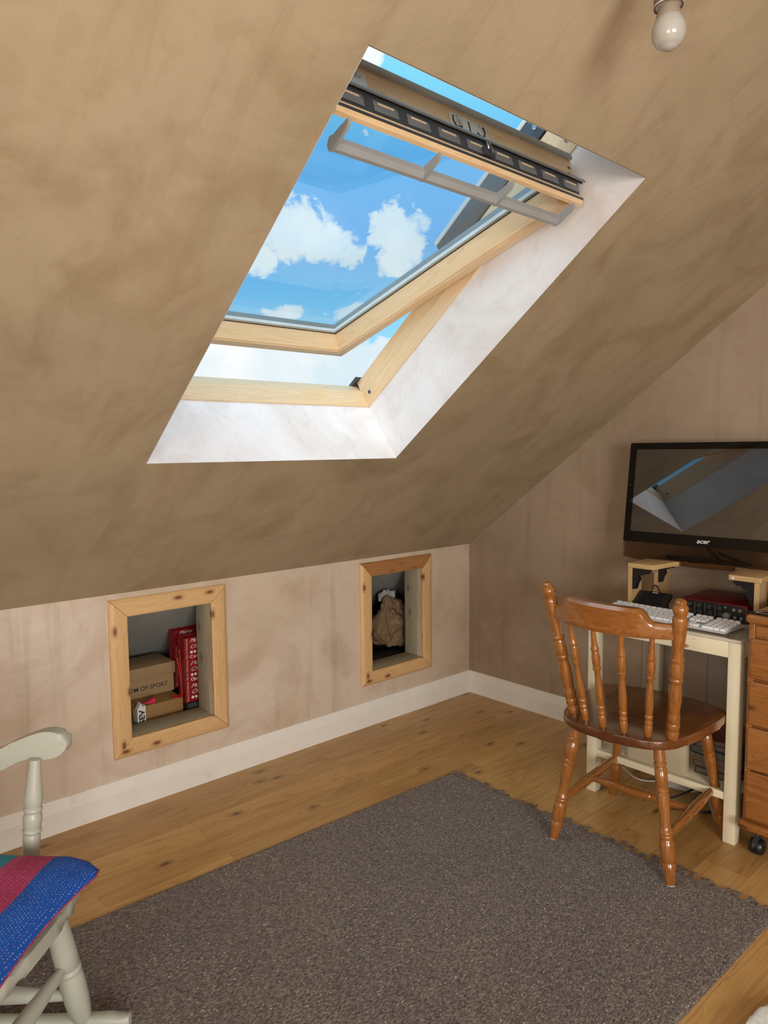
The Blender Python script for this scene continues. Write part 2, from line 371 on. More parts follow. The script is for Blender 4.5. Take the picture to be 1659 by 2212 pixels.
def quilt_mat():
    m, nt, b = mat('kantha_stitched_cotton'); c = coords(nt)
    sp = nt.nodes.new('ShaderNodeSeparateXYZ'); L(nt, c, sp.inputs[0])
    # local x runs from the front edge backwards
    wv = math_(nt,'ADD', sp.outputs[0], math_(nt,'MULTIPLY', math_(nt,'SUBTRACT', noise_(nt, c, 3, 2), .5), .03))
    band = ramp(nt, math_(nt,'DIVIDE', wv, .45), [(0,(.0,.065,.37)),(.1,(.0,.078,.41)),(.215,(.40,.028,.12)),(.36,(.44,.05,.15)),(.41,(.01,.25,.38)),(.66,(.02,.27,.40)),(.665,(.55,.30,.03)),(1,(.5,.1,.3))], 'CONSTANT')
    # dashes of running stitch
    rows = math_(nt,'FRACT', math_(nt,'MULTIPLY', sp.outputs[0], 210.0))
    rowid = math_(nt,'FLOOR', math_(nt,'MULTIPLY', sp.outputs[0], 210.0))
    ph = math_(nt,'ADD', math_(nt,'MULTIPLY', sp.outputs[1], 120.0), math_(nt,'MULTIPLY', rowid, .37))
    dash = math_(nt,'LESS_THAN', math_(nt,'FRACT', ph), .5)
    line = math_(nt,'LESS_THAN', rows, .20)
    st = math_(nt,'MULTIPLY', dash, line)
    jit = ramp(nt, noise_(nt, c, 160, 2), [(.45,0.0),(.52,1.0)])
    st = math_(nt,'MULTIPLY', st, jit)
    col = mixc(nt, math_(nt,'MULTIPLY',st,.42), band, (.75,.72,.88))
    L(nt, col, b.inputs['Base Color']); b.inputs['Roughness'].default_value = .85; 
    bump(nt, b, math_(nt,'SUBTRACT', 1.0, math_(nt,'MULTIPLY', rows, .4)), .4, .002)
    return m
QUILT = quilt_mat()
PIPE = flat('magenta_print_edge', (.42,.04,.10), .85, var=.5, vs=70)
def under_mat():
    m, nt, b = mat('white_purple_print'); c = coords(nt)
    k = ramp(nt, noise_(nt, c, 22, 3, .5, 1.0), [(.40,(.42,.03,.12)),(.47,(.62,.60,.68)),(.55,(.55,.55,.66)),(.60,(.10,.07,.30)),(.68,(.45,.05,.14))])
    L(nt, k, b.inputs['Base Color']); b.inputs['Roughness'].default_value = .85
    return m
UNDER = under_mat()
def print_mat():
    m, nt, b = mat('black_white_print'); c = coords(nt)
    n = noise_(nt, c, 38, 2, .4, 1.5)
    k = ramp(nt, n, [(.46,(.01,.008,.012)),(.5,(.45,.43,.42)),(.56,(.4,.38,.38)),(.6,(.01,.01,.012)),(.72,(.1,.01,.02))])
    L(nt, k, b.inputs['Base Color']); b.inputs['Roughness'].default_value = .7
    return m
PRINTF = print_mat()

# ------------------------------------------------------------ mesh helpers
def newbm(): return bmesh.new()
def obj(name, bm, m, parent=None, smooth=30, label=None, loc=None, rot=None, fix=True):
    if fix: bmesh.ops.recalc_face_normals(bm, faces=bm.faces)
    me = bpy.data.meshes.new(name); bm.to_mesh(me); bm.free()
    me.materials.append(m)
    if smooth:
        for p in me.polygons: p.use_smooth = True
        me.set_sharp_from_angle(angle=radians(smooth))
    o = bpy.data.objects.new(name, me); COL.objects.link(o)
    if parent: o.parent = parent
    if loc is not None: o.location = loc
    if rot is not None: o.rotation_euler = rot
    if label: o['label'] = label
    return o
def tag(o, label, cat, group=None, kind=None):
    if label: o['label'] = label
    if cat: o['category'] = cat
    if group: o['group'] = group
    if kind: o['kind'] = kind
    return o
def thing(name, label, cat, loc=(0,0,0), rotz=0, group=None):
    o = bpy.data.objects.new(name, None); COL.objects.link(o); o.empty_display_size = .1
    o.location = loc; o.rotation_euler = (0,0,rotz)
    return tag(o, label, cat, group)
def struct(name, bm, m, label=None, smooth=0):
    o = obj(name, bm, m, None, smooth); o['kind'] = 'structure'
    if label: o['label'] = label
    o['category'] = name.split('_')[0]
    return o
def quad(bm, pts): bm.faces.new([bm.verts.new(p) for p in pts])
def box(bm, x0, x1, y0, y1, z0, z1, bev=0.0, seg=2, T=None):
    res = bmesh.ops.create_cube(bm, size=1.0)
    vs = res['verts']
    for v in vs: v.co = Vector((x0+(v.co.x+.5)*(x1-x0), y0+(v.co.y+.5)*(y1-y0), z0+(v.co.z+.5)*(z1-z0)))
    if bev:
        es = list({e for v in vs for e in v.link_edges})
        r = bmesh.ops.bevel(bm, geom=es, offset=bev, segments=seg, profile=.5, affect='EDGES')
        vs = list({v for f in r['faces'] for v in f.verts} | {v for v in vs if v.is_valid})
    if T is not None:
        for v in vs: v.co = T @ v.co
    return vs
def bx(x0,x1,y0,y1,z0,z1,bev=0.0,seg=2):
    bm = newbm(); box(bm,x0,x1,y0,y1,z0,z1,bev,seg); return bm
def prism(bm, poly, fn, a, b):
    """poly: 2d points; fn(p,q,t)->Vector; extruded from t=a to t=b"""
    va = [bm.verts.new(fn(p,q,a)) for p,q in poly]; vb = [bm.verts.new(fn(p,q,b)) for p,q in poly]
    n = len(poly)
    bm.faces.new(va); bm.faces.new(vb[::-1])
    for i in range(n): bm.faces.new((va[i], vb[i], vb[(i+1)%n], va[(i+1)%n]))
def lathe(prof, p0, p1, seg=28, bm=None):
    """prof: (t, r) along p0->p1"""
    bm = bm or newbm(); p0 = Vector(p0); p1 = Vector(p1); d = p1-p0; z = d.normalized()
    x = z.orthogonal().normalized(); y = z.cross(x); rings = []
    for t, rad in prof:
        c = p0+d*t
        rings.append([bm.verts.new(c+(x*cos(2*pi*i/seg)+y*sin(2*pi*i/seg))*max(rad,1e-4)) for i in range(seg)])
    for a, b in zip(rings, rings[1:]):
        for i in range(seg): bm.faces.new((a[i], a[(i+1)%seg], b[(i+1)%seg], b[i]))
    bm.faces.new(rings[0][::-1]); bm.faces.new(rings[-1])
    return bm
def smoothprof(pts, n=4):
    """Catmull-Rom through (t,r) points; a repeated t keeps a step"""
    out = []
    for i in range(len(pts)-1):
        p0 = pts[max(i-1,0)]; p1 = pts[i]; p2 = pts[i+1]; p3 = pts[min(i+2,len(pts)-1)]
        for k in range(n):
            s = k/n
            def cr(a,b,c,d): return .5*((2*b)+(-a+c)*s+(2*a-5*b+4*c-d)*s*s+(-a+3*b-3*c+d)*s**3)
            out.append((p1[0]+(p2[0]-p1[0])*s, max(.0005, cr(p0[1],p1[1],p2[1],p3[1]))))
    out.append(pts[-1]); return out
def crv(pts, n=6, closed=False):
    P_ = [Vector(p) for p in pts]; out = []; m = len(P_)
    rng = range(m) if closed else range(m-1)
    for i in rng:
        g = (lambda j: P_[j % m]) if closed else (lambda j: P_[min(max(j,0),m-1)])
        a,b,c,d = g(i-1),g(i),g(i+1),g(i+2)
        for k in range(n):
            s = k/n; out.append(.5*((2*b)+(-a+c)*s+(2*a-5*b+4*c-d)*s*s+(-a+3*b-3*c+d)*s**3))
    if not closed: out.append(P_[-1])
    return out
def tube(pts, rad, seg=8, bm=None, taper=None):
    bm = bm or newbm(); pts = [Vector(p) for p in pts]; rings = []; up = None
    for i, p in enumerate(pts):
        d = (pts[min(i+1,len(pts)-1)]-pts[max(i-1,0)]).normalized()
        if up is None: up = d.orthogonal().normalized()
        up = (up-d*up.dot(d)).normalized(); s = d.cross(up)
        rr = rad*(taper(i/(len(pts)-1)) if taper else 1)
        rings.append([bm.verts.new(p+(up*cos(2*pi*k/seg)+s*sin(2*pi*k/seg))*rr) for k in range(seg)])
    for a, b in zip(rings, rings[1:]):
        for i in range(seg): bm.faces.new((a[i], a[(i+1)%seg], b[(i+1)%seg], b[i]))
    bm.faces.new(rings[0][::-1]); bm.faces.new(rings[-1]); return bm
def slab(outline, z0, z1, bev=.004, seg=3):
    """flat plate from a 2d outline with rounded rims"""
    bm = newbm(); vs = [bm.verts.new((p[0],p[1],z0)) for p in outline]; f = bm.faces.new(vs)
    r = bmesh.ops.extrude_face_region(bm, geom=[f]); top = [e for e in r['geom'] if isinstance(e, bmesh.types.BMVert)]
    for v in top: v.co.z = z1
    if bev:
        es = [e for e in bm.edges if abs(e.verts[0].co.z-e.verts[1].co.z) < 1e-6]
        bmesh.ops.bevel(bm, geom=es, offset=bev, segments=seg, profile=.5, affect='EDGES')
    return bm
def text_bm(body, size, mtx, depth=.0006, shear=0, align='LEFT', bold=0, sx=1.0):
    cu = bpy.data.curves.new('t', 'FONT'); cu.body = body; cu.size = size; cu.extrude = depth; cu.shear = shear
    cu.align_x = align; cu.offset = bold; cu.resolution_u = 3
    o = bpy.data.objects.new('t', cu); COL.objects.link(o)
    bpy.context.view_layer.update()
    dg = bpy.context.evaluated_depsgraph_get(); me = bpy.data.meshes.new_from_object(o.evaluated_get(dg))
    bm = newbm(); bm.from_mesh(me); bpy.data.objects.remove(o); bpy.data.meshes.remove(me); bpy.data.curves.remove(cu)
    for v in bm.verts: v.co.x *= sx; v.co = mtx @ v.co
    return bm
def frame_mtx(origin, ex, ey):
    ex = Vector(ex).normalized(); ey = Vector(ey).normalized(); ez = ex.cross(ey)
    m = Matrix((ex,ey,ez)).transposed().to_4x4(); m.translation = Vector(origin); return m
def merge(bm, other):
    me = bpy.data.meshes.new('m'); other.to_mesh(me); other.free(); bm.from_mesh(me); bpy.data.meshes.remove(me)
    return bm

# ============================================================ THE ROOM
bm = newbm(); box(bm, -.02, XR+.1, YF-.1, .02, -.05, 0); struct('floor', bm, OAK, 'oak plank floor with dark knots')
# hatches in the knee wall: inner opening
HZ0, HZ1 = .274, .752
HATCH = [(-1.972,-1.617), (-.738,-.383)]
def wall_panel(bm, fn, u0, u1, v0, v1, holes):
    """rectangle u0..u1 x v0..v1 with rectangular holes (ua,ub,va,vb), as quads"""
    us = sorted({u0,u1}|{h[0] for h in holes}|{h[1] for h in holes}); vs = sorted({v0,v1}|{h[2] for h in holes}|{h[3] for h in holes})
    vd = {}
    def V(a,b):
        if (a,b) not in vd: vd[a,b] = bm.verts.new(fn(a,b))
        return vd[a,b]
    for a,b in zip(us,us[1:]):
        for c,d in zip(vs,vs[1:]):
            if any(h[0]<=a and b<=h[1] and h[2]<=c and d<=h[3] for h in holes): continue
            bm.faces.new((V(a,c),V(b,c),V(b,d),V(a,d)))
def thick_panel(fn, u0,u1,v0,v1,holes,t):
    """as wall_panel but a solid slab; fn(u,v,depth)"""
    bm = newbm(); wall_panel(bm, lambda a,b: fn(a,b,0), u0,u1,v0,v1,holes)
    r = bmesh.ops.extrude_face_region(bm, geom=list(bm.faces))
    o0 = fn(u0,v0,0); d = fn(u0,v0,t)-o0
    for g in r['geom']:
        if isinstance(g, bmesh.types.BMVert): g.co += d
    return bm
holes = [(a,b,HZ0-.01,HZ1) for a,b in HATCH]
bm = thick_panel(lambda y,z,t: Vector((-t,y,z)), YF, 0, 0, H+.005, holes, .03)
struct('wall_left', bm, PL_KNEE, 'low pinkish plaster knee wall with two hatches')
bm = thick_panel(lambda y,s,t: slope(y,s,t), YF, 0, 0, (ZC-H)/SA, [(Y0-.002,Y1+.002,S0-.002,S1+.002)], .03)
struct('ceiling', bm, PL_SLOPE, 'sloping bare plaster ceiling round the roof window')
bm = newbm()
for pts in ([(Y0,S0),(Y1,S0)], [(Y1,S0),(Y1,S1)], [(Y1,S1),(Y0,S1)], [(Y0,S1),(Y0,S0)]):
    (ya,sa),(yb,sb) = pts
    quad(bm, [slope(ya,sa,-.0005), slope(yb,sb,-.0005), slope(yb,sb,.262), slope(ya,sa,.262)])
struct('trim_1', bm, PL_REV_LIT, 'plastered reveal of the roof window, skylight brightness painted in')
# outside roof skin with the same opening
bm = thick_panel(lambda y,s,t: slope(y,s,.34+t), YF, .1, -1.3, (ZC-H)/SA+.6, [(Y0-.05,Y1+.05,S0-.05,S1+.05)], .04)
struct('trim_2', bm, ROOF_M, 'dark outer roof covering')
bm = bx(XC-.02, XR+.05, YF, 0, ZC, ZC+.03); o = struct('ceiling_flat', bm, PL_ROOM); o.name = 'ceiling_2'
bm = bx(XR, XR+.05, YF, 0, 0, ZC); struct('wall_right', bm, PL_ROOM)
def gable(y, t):
    bm = newbm(); prism(bm, [(-.4,0),(-.4,H-.4*math.tan(A)+.001),(0,H),(XC,ZC),(XR,ZC),(XR,0)], lambda p,q,tt: Vector((p,tt,q)), y, y+t); return bm
struct('wall_back', gable(0,.1), PL_GABLE, 'brown plaster gable wall behind the desk')
struct('wall_front', gable(YF-.1,.1), PL_ROOM)
# skirting boards with a splayed top
SK = [(0,0),(.018,0),(.018,.078),(.006,.1212),(0,.1212)]
bm = newbm(); prism(bm, SK, lambda p,q,t: Vector((p,t,q)), YF, 0); struct('baseboard_left', bm, SKIRT, 'white skirting board along the knee wall')
bm = newbm(); prism(bm, SK, lambda p,q,t: Vector((t,-p,q)), 0.0, XR); struct('baseboard_back', bm, SKIRT, 'white skirting board along the gable wall')
bm = newbm(); prism(bm, SK, lambda p,q,t: Vector((XR-p,t,q)), YF, 0); struct('baseboard_right', bm, SKIRT)
# eaves cupboard behind the knee wall
bm = bx(-.95, -.03, YF, 0, .12, .18); o = struct('floor_2', bm, DUST)
bm = newbm(); quad(bm, [slope(YF,0,.0), slope(0,0,.0), slope(0,-1.2,.0), slope(YF,-1.2,.0)]); struct('ceiling_4', bm, ROOFBOARD, 'pale boarded underside of the roof in the eaves')
for k, yy in enumerate((-2.35,-1.32,-.02)):
    bm = newbm(); prism(bm, [(-.03,.12),(-.03,H),(-.9,H-.9*math.tan(A))], lambda p,q,t: Vector((p,t,q)), yy-.02, yy); struct('wall_eaves_%d'%(k+1), bm, DUST)
# an old flush panel and the thin trim behind the desk
bm = bx(1.06, 1.60, -.012, 0, .1215, .66, .002); o = struct('trim_3', bm, painted('pinkish_board', (.40,.33,.28), (.36,.29,.24)), 'pale boarding low on the gable wall under the desk')
bm = newbm(); box(bm, 1.355,1.358,-.0135,-.012,.122,.66); box(bm,1.13,1.60,-.0135,-.012,.60,.603)
struct('trim_4', bm, INKG)

# ------------------------------------------------------------ architrave frames of the hatches
PROF = [(0,0),(0,.008),(.004,.0125),(.012,.017),(.020,.018),(.060,.016),(.068,.0145),(.070,.013),(.070,0)]
def hatch(y0,y1,label,mats):
    z0,z1 = HZ0,HZ1
    t = thing('hatch_frame', label, 'hatch frame', (0,(y0+y1)/2,z0))
    wd = .070; oy0,oy1,oz0,oz1 = y0-wd,y1+wd,z0-wd,z1+wd
    cy = (y0+y1)/2
    def board(a,b,inward,m):
        a=Vector(a); b=Vector(b); d=(b-a).normalized(); inn=Vector(inward); bm=newbm(); n=len(PROF)
        a=a+d*.0007; b=b-d*.0007
        va=[bm.verts.new(a+(inn+d)*q+Vector((h,0,0))-Vector((0,cy,z0))) for q,h in PROF]
        vb=[bm.verts.new(b+(inn-d)*q+Vector((h,0,0))-Vector((0,cy,z0))) for q,h in PROF]
        bm.faces.new(va); bm.faces.new(vb[::-1])
        for i in range(n): bm.faces.new((va[i],vb[i],vb[(i+1)%n],va[(i+1)%n]))
        return obj('frame_board', bm, m, t, 40)
    g=.0006
    board((0,oy0,oz1),(0,oy1,oz1),(0,0,-1),mats[0]); board((0,oy0,oz0),(0,oy1,oz0),(0,0,1),mats[1])
    board((0,oy0,oz0+g),(0,oy0,oz1-g),(0,1,0),mats[2]); board((0,oy1,oz0+g),(0,oy1,oz1-g),(0,-1,0),mats[3])
    # sawn timber lining of the opening
    def pl(x0,x1,a,b,c,d,m): return obj('lining_board', bx(x0,x1,a-cy,b-cy,c-z0,d-z0,.0015), m, t, 30)
    pl(-.125,-.0,y0-.04,y1+.04,z0-.04,z0,TIMBER['Y']); pl(-.125,-.03,y0-.04,y1+.04,z1,z1+.04,TIMBER['Y'])
    pl(-.125,-.03,y1,y1+.04,z0,z1,TIMBER['Z']); pl(-.125,-.03,y0-.04,y0,z0,z1,TIMBER['Z'])
    return t
hatch(*HATCH[0], 'pine framed hatch in the low wall with cardboard box and gift bags inside', (PINE['Y'],PINE['Y'],PINE['Z'],PINE['Z']))
hatch(*HATCH[1], 'pine framed hatch nearest the room corner with reddish top board', (PINE_R,PINE['Y'],PINE['Z'],PINE['Z']))

# ------------------------------------------------------------ things in the first hatch
def boxthing(name,label,cat,x0,x1,y0,y1,z0,z1,m,bev=.002):
    o = obj(name, bx(x0,x1,y0,y1,z0,z1,bev), m, None, 30); return tag(o,label,cat)
boxthing('storage_box','large plain brown cardboard box under the shoebox in left hatch','box',-.50,-.175,-1.885,-1.664,.18,.318,KRAFTD,.003)
t = thing('shoebox','kraft cardboard shoebox with black lettering in the left hatch','box',(-.37,-1.816,.319))
obj('box_body', bx(-.085,.085,-.165,.165,0,.098,.0015), KRAFT, t)
ld = obj('lid', bx(-.091,.091,-.171,.171,.080,.132,.002), KRAFT, t)
MT = frame_mtx((.0852,-.064,.030),(0,1,0),(0,0,1))
obj('lettering', text_bm('DOM OF SPORT', .0265, MT, .0003, bold=.00025, sx=1.05), INK, t, 0)
ring = [(.02+.028*cos(a_), -.085+.045*sin(a_), .1325) for a_ in [k*2*pi/24 for k in range(20)]]
obj('printed_mark', tube(ring, .0014, 4), INKG, ld)
# gift bags
def giftbag(label, x1, x0, y0, y1, z0, z1, rot=0):
    t = thing('gift_bag', label, 'gift bag', ((x0+x1)/2,(y0+y1)/2,z0), rot, 'red Christmas gift bags in the left hatch')
    hx,hy,h = (x1-x0)/2,(y1-y0)/2,z1-z0
    bm = newbm()                                     # open topped paper bag with folded gussets
    for s in (-1,1):
        box(bm, -hx if s<0 else hx-.0012, -hx+.0012 if s<0 else hx, -hy, hy, 0, h)
        p=[(-hx,s*hy),(0,s*hy*.93),(hx,s*hy)]
        for (xa,ya),(xb,yb) in zip(p,p[1:]): quad(bm,[(xa,ya,0),(xb,yb,0),(xb,yb,h),(xa,ya,h)])
    box(bm,-hx,hx,-hy,hy,0,.0015)
    obj('paper_body', bm, REDPAPER, t, 0)
    tx = newbm(); ty = newbm(); row = h-.022; k = 0
    words = ['Merry','Christmas','oo  Merry','Christmas']
    X = hx+.0004
    while row > .004:
        wd_ = words[k%4]; script = k%4 in (0,1)
        if wd_.startswith('oo'):
            for q in range(2):
                lathe([(0,.0062),(1,.0062)], (X-.0004,-hy+.034+q*.0165,row+.006),(X+.0002,-hy+.034+q*.0165,row+.006),14,tx)
            merge(tx, text_bm('Merry', .0185, frame_mtx((X,-hy+.062,row),(0,1,0),(0,0,1)), .0002, bold=.0003))
        else:
            merge(tx, text_bm(wd_, .025 if script else .0195, frame_mtx((X,-hy+.027,row),(0,1,0),(0,0,1)), .0002, shear=.55 if script else 0, bold=0 if script else .0004))
        row -= (.0262,.0225,.0205,.0305)[k%4]; k += 1
    # keep the print inside the face of the bag
    for b_ in (tx,):
        bmesh.ops.bisect_plane(b_, geom=b_.verts[:]+b_.edges[:]+b_.faces[:], plane_co=(0,hy-.002,0), plane_no=(0,1,0), clear_outer=True)
    obj('lettering', tx, CREAMINK, t, 0)
    zz = .006
    while zz < h-.07:
        merge(ty, text_bm('Merry Christmas', .0128, frame_mtx((X,-hy+.016,zz),(0,0,1),(0,-1,0)), .0002)); zz += .0935
    obj('side_lettering', ty, PINKINK, t, 0)
    for s in (-1,1):
        xo = s*(hx+.003) if s>0 else -hx-.003
        pts = crv([(xo,-.028,h-.03),(xo,-.034,h-.10),(xo*1.05,-.012,h-.175),(xo*1.05,.014,h-.17),(xo,.03,h-.09),(xo,.028,h-.03)],6)
        obj('cord_handle', tube(pts,.0024,6), REDCORD, t)
    return t
giftbag('red Merry Christmas gift bag at the front right of left hatch', -.155,-.215,-1.662,-1.515,.292,.577)
giftbag('red Christmas gift bag, taller-standing one behind, in left hatch', -.300,-.345,-1.640,-1.50,.320,.580)
o = obj('ribbon', tube(crv([(-.165,-1.690,.50),(-.160,-1.682,.42),(-.158,-1.676,.35),(-.165,-1.680,.3225),(-.19,-1.705,.3218),(-.21,-1.70,.3218),(-.20,-1.685,.3218),(-.18,-1.676,.325),(-.171,-1.671,.36),(-.171,-1.672,.44),(-.175,-1.676,.53)],8),.0028,8), REDCORD)  # cord handle of the front gift bag, kept as its own object
tag(o,'long thin red cord handle of the front gift bag, hanging and looped on the brown box','ribbon')
boxthing('dark_case','black case in shadow under the front gift bag','case',-.34,-.150,-1.655,-1.40,.18,.291,DARKCASE,.004)
t = thing('bottle','dark green glass bottle at left edge of left hatch','bottle',(-.160,-1.925,.18))
obj('glass_body', lathe(smoothprof([(0,.030),(.05,.033),(.6,.033),(.75,.026),(.86,.016),(1,.015)]),(0,0,0),(0,0,.178),24), GREENB, t)
obj('cap', lathe([(0,.017),(.1,.018),(1,.018)],(0,0,.172),(0,0,.192),20), DARKMET, t)
t = thing('paper_packet','white packet with big black letters beside the green bottle','packet',(-.152,-1.866,.18))
bm = newbm(); prism(bm,[(-.017,0),(.017,0),(.018,.05),(.017,.155),(.006,.150),(-.004,.172),(-.010,.154),(-.017,.146)],lambda p,q,tt: Vector((tt,p,q)),-.012,.012); obj('packet_body', bm, WHITEP, t, 0)
obj('lettering', text_bm('SEV', .032, frame_mtx((.0125,.012,.080),(0,0,1),(0,-1,0)), .0003, bold=.0012, sx=1.15), INK, t, 0)
bm = newbm(); prism(bm,[(-.03,0),(.0,.004),(.026,.016),(.030,.004),(.022,-.008),(-.0,-.003)],lambda p,q,tt: Vector((tt,p,q)),-.006,.01)
o = obj('ribbon', bm, PINKC, None, 0, loc=(-.19,-1.815,.3275)); tag(o,'scrap of bright pink ribbon on the brown box edge','ribbon')

# ------------------------------------------------------------ crumpled things in the second hatch
def crumple(name,label,cat,c,dim,m,amp=.018,seed=0,freq=9,top=1.0):
    bm = newbm(); bmesh.ops.create_icosphere(bm, subdivisions=5, radius=1)
    for v in bm.verts:
        p = v.co.copy()
        q = Vector([math.copysign(abs(k)**.62, k) for k in p])
        tp = 1-(1-top)*max(0,q.z)
        w_ = Vector((q.x*dim[0]*tp, q.y*dim[1]*tp, q.z*dim[2]))
        s_ = (w_+Vector((seed,seed*2,0)))*freq
        v1 = mnoise.voronoi(s_*.9)[0]; v2 = mnoise.voronoi(s_*2.6)[0]
        d = 1.1*(v1[0]-.45)+.7*(v2[0]-.45)+.7*(abs(mnoise.noise(s_*1.3))*2-.5)+.35*(abs(mnoise.noise(s_*3.9))*2-.5)
        v.co = w_+p*d*amp
    zmin = min(v.co.z for v in bm.verts)
    for v in bm.verts: v.co += Vector((0,0,-zmin))
    o = obj(name,bm,m,None,18,loc=c); return tag(o,label,cat)
crumple('paper_bag','crumpled brown paper bag standing in the hatch nearest the corner','paper bag',(-.235,-.375,.270),(.050,.135,.132),BROWNBAG,.024,1,9,.45)
crumple('crumpled_paper','second brown paper bundle pushed behind the crumpled brown bag','paper',(-.345,-.53,.185),(.026,.09,.172),BROWNBAG,.03,5,10,.8)
crumple('tissue_bundle','white dotted tissue bundle on top behind the crumpled brown bag','tissue',(-.292,-.36,.527),(.018,.055,.026),TISSUE,.012,3,22)
crumple('black_bag','black bag lying flat below the crumpled brown bag','bag',(-.205,-.52,.2285),(.050,.17,.016),BLACKR,.012,7,14)
crumple('patterned_cloth','black and white patterned cloth folded behind the hatch sill','cloth',(-.165,-.53,.181),(.030,.19,.020),PRINTF,.008,9,16)

# ============================================================ ROOF WINDOW
OY, OS, OO = (Y0+Y1)/2, S0, .25
win = bpy.data.objects.new('window_1', None); COL.objects.link(win)
win.location = slope(OY,OS,OO); win.rotation_euler = (0,-A,0)
win['label'] = 'tilting pine roof window standing open'; win['kind'] = 'structure'; win['category'] = 'window'
LS = S1-S0; HW = (Y1-Y0)/2
def wfr(poly, y0, y1): # profile in (s,o), extruded along y
    bm = newbm(); prism(bm, poly, lambda p,q,t: Vector((p,t,q)), y0, y1); return bm
fd = .125
# fixed frame: bottom, top, two sides (profile steps back once)
obj('frame_bottom', wfr([(-.045,.0),(.004,.0),(.006,.070),(-.004,.090),(-.020,fd),(-.045,fd)],-HW-.04,HW+.04), VEL['Y'], win)
obj('frame_top', wfr([(LS+.045,.0),(LS-.004,.0),(LS-.004,fd),(LS+.045,fd)],-HW-.04,HW+.04), VEL['Y'], win)
for s in (-1,1):
    bm = newbm(); prism(bm,[(s*(HW-.004),0),(s*(HW-.006),.055),(s*(HW-.001),.060),(s*(HW+.004),fd),(s*(HW+.045),fd),(s*(HW+.045),0)],lambda p,q,t: Vector((t,p,q)),-.001,LS+.001)
    obj('frame_side', bm, VEL['X'], win)
    # little grey screw cups
    for sx_ in (.045,1.165):
        cup = lathe([(0,.010),(.5,.010),(1,.0075)],(sx_,s*(HW-.0035),.040),(sx_,s*(HW-.0085),.040),20)
        obj('screw_cup', cup, GREYPL, win)
        obj('screw_hole', lathe([(0,.0058),(1,.0058)],(sx_,s*(HW-.0084),.040),(sx_,s*(HW-.0092),.040),16), BLACKR, win)
    # dark cladding stays on the upper half of the frame
    obj('side_cladding', bx(.62,LS+.06,s*(HW-.002) if s<0 else s*(HW)-.0,s*(HW-.0)+.05*s if s>0 else s*(HW-.002),fd+.004,fd+.082,.002) if False else bx(.62,LS+.06,min(s*HW,s*(HW+.05)),max(s*HW,s*(HW+.05)),fd+.006,fd+.082,.002), DARKMET, win)
    obj('cladding_edge', bx(.62,LS+.06,min(s*(HW-.002),s*(HW+.05)),max(s*(HW-.002),s*(HW+.05)),fd+.083,fd+.100,.002), PALEPL, win)
    obj('cladding_screw', lathe([(0,.009),(.4,.009),(.6,.004),(1,.004)],(1.115,s*(HW-.0005),fd+.045),(1.115,s*(HW-.005),fd+.045),18), CHROME, win)
    bm = newbm(); box(bm,-.04,.02,min(s*(HW-.012),s*(HW+.04)),max(s*(HW-.012),s*(HW+.04)),fd,fd+.014); obj('corner_cover', bm, DARKMET, win)
# sash, swung open about its middle
TS = radians(20.5)
sash_o = Vector((.847-S0, 0, .504-OO))
SW = HW-.018; UT = 1.148; MW = .043; TH = .065
def mit(bm, prof, a, b, inn, zdir=Vector((0,0,1))):
    a=Vector(a); b=Vector(b); d=(b-a).normalized(); inn=Vector(inn); n=len(prof)
    va=[bm.verts.new(a+(inn+d)*q+zdir*h) for q,h in prof]; vb=[bm.verts.new(b+(inn-d)*q+zdir*h) for q,h in prof]
    bm.faces.new(va); bm.faces.new(vb[::-1])
    for i in range(n): bm.faces.new((va[i],vb[i],vb[(i+1)%n],va[(i+1)%n]))
SP = [(0,0),(.036,0),(.0375,.005),(.042,.006),(.056,TH),(.056,TH+.02),(0,TH+.05)]
SPT = [(0,.0),(.016,0),(.066,TH),(.066,TH+.02),(0,TH+.062)]
bm = newbm(); mit(bm, SP, (-.01,-SW,0), (-.01,SW,0), (1,0,0))
sash = obj('sash', bm, VEL['Y'], win); sash.location = sash_o; sash.rotation_euler = (0,TS,0)
for s in (-1,1):
    bm = newbm(); mit(bm, SP, (-.01,s*SW,0), (UT,s*SW,0), (0,-s,0)); obj('sash_side', bm, VEL['X'], sash)
bm = newbm(); mit(bm, SPT, (UT,-SW,0), (UT,SW,0), (-1,0,0)); obj('sash_top', bm, VEL['Y'], sash)
# dovetail marks at the top corner
for yy in (SW-.018,):
    bm = newbm(); box(bm, UT-.0002,UT+.0006,yy-.004,yy+.008,.098,.104); box(bm,UT-.0002,UT+.0006,yy-.010,yy+.002,.082,.084); obj('joint_mark', bm, INK, sash)
IY = SW-.056; IU0 = .046; IU1 = UT-.065
obj('glass_pane', bx(IU0-.012,IU1+.012,-IY-.012,IY+.012,TH+.004,TH+.007), PANE, sash, 0)
obj('glass_pane', bx(IU0-.012,IU1+.012,-IY-.012,IY+.012,TH+.020,TH+.023), PANE, sash, 0)
def ringframe(w_, z0, z1, inset=0):
    bm = newbm(); a0,a1,b = IU0+inset-.012,IU1-inset+.012,IY-inset+.012
    box(bm,a0,a0+w_,-b,b,z0,z1); box(bm,a1-w_,a1,-b,b,z0,z1); box(bm,a0+w_,a1-w_,-b,-b+w_,z0,z1); box(bm,a0+w_,a1-w_,b-w_,b,z0,z1); return bm
obj('gasket', ringframe(.014,TH+.0005,TH+.0035), BLACKR, sash, 0)
obj('spacer_bar', ringframe(.019,TH+.0075,TH+.0195), PALEPL, sash, 0)
obj('outer_cover', ringframe(.013,TH+.0235,TH+.040), GREYMET, sash, 0)
# grey cover strip along the top edge
obj('cover_strip', bx(UT-.03,UT+.010,-SW,SW,.127,.143,.002), GREYPL, sash)
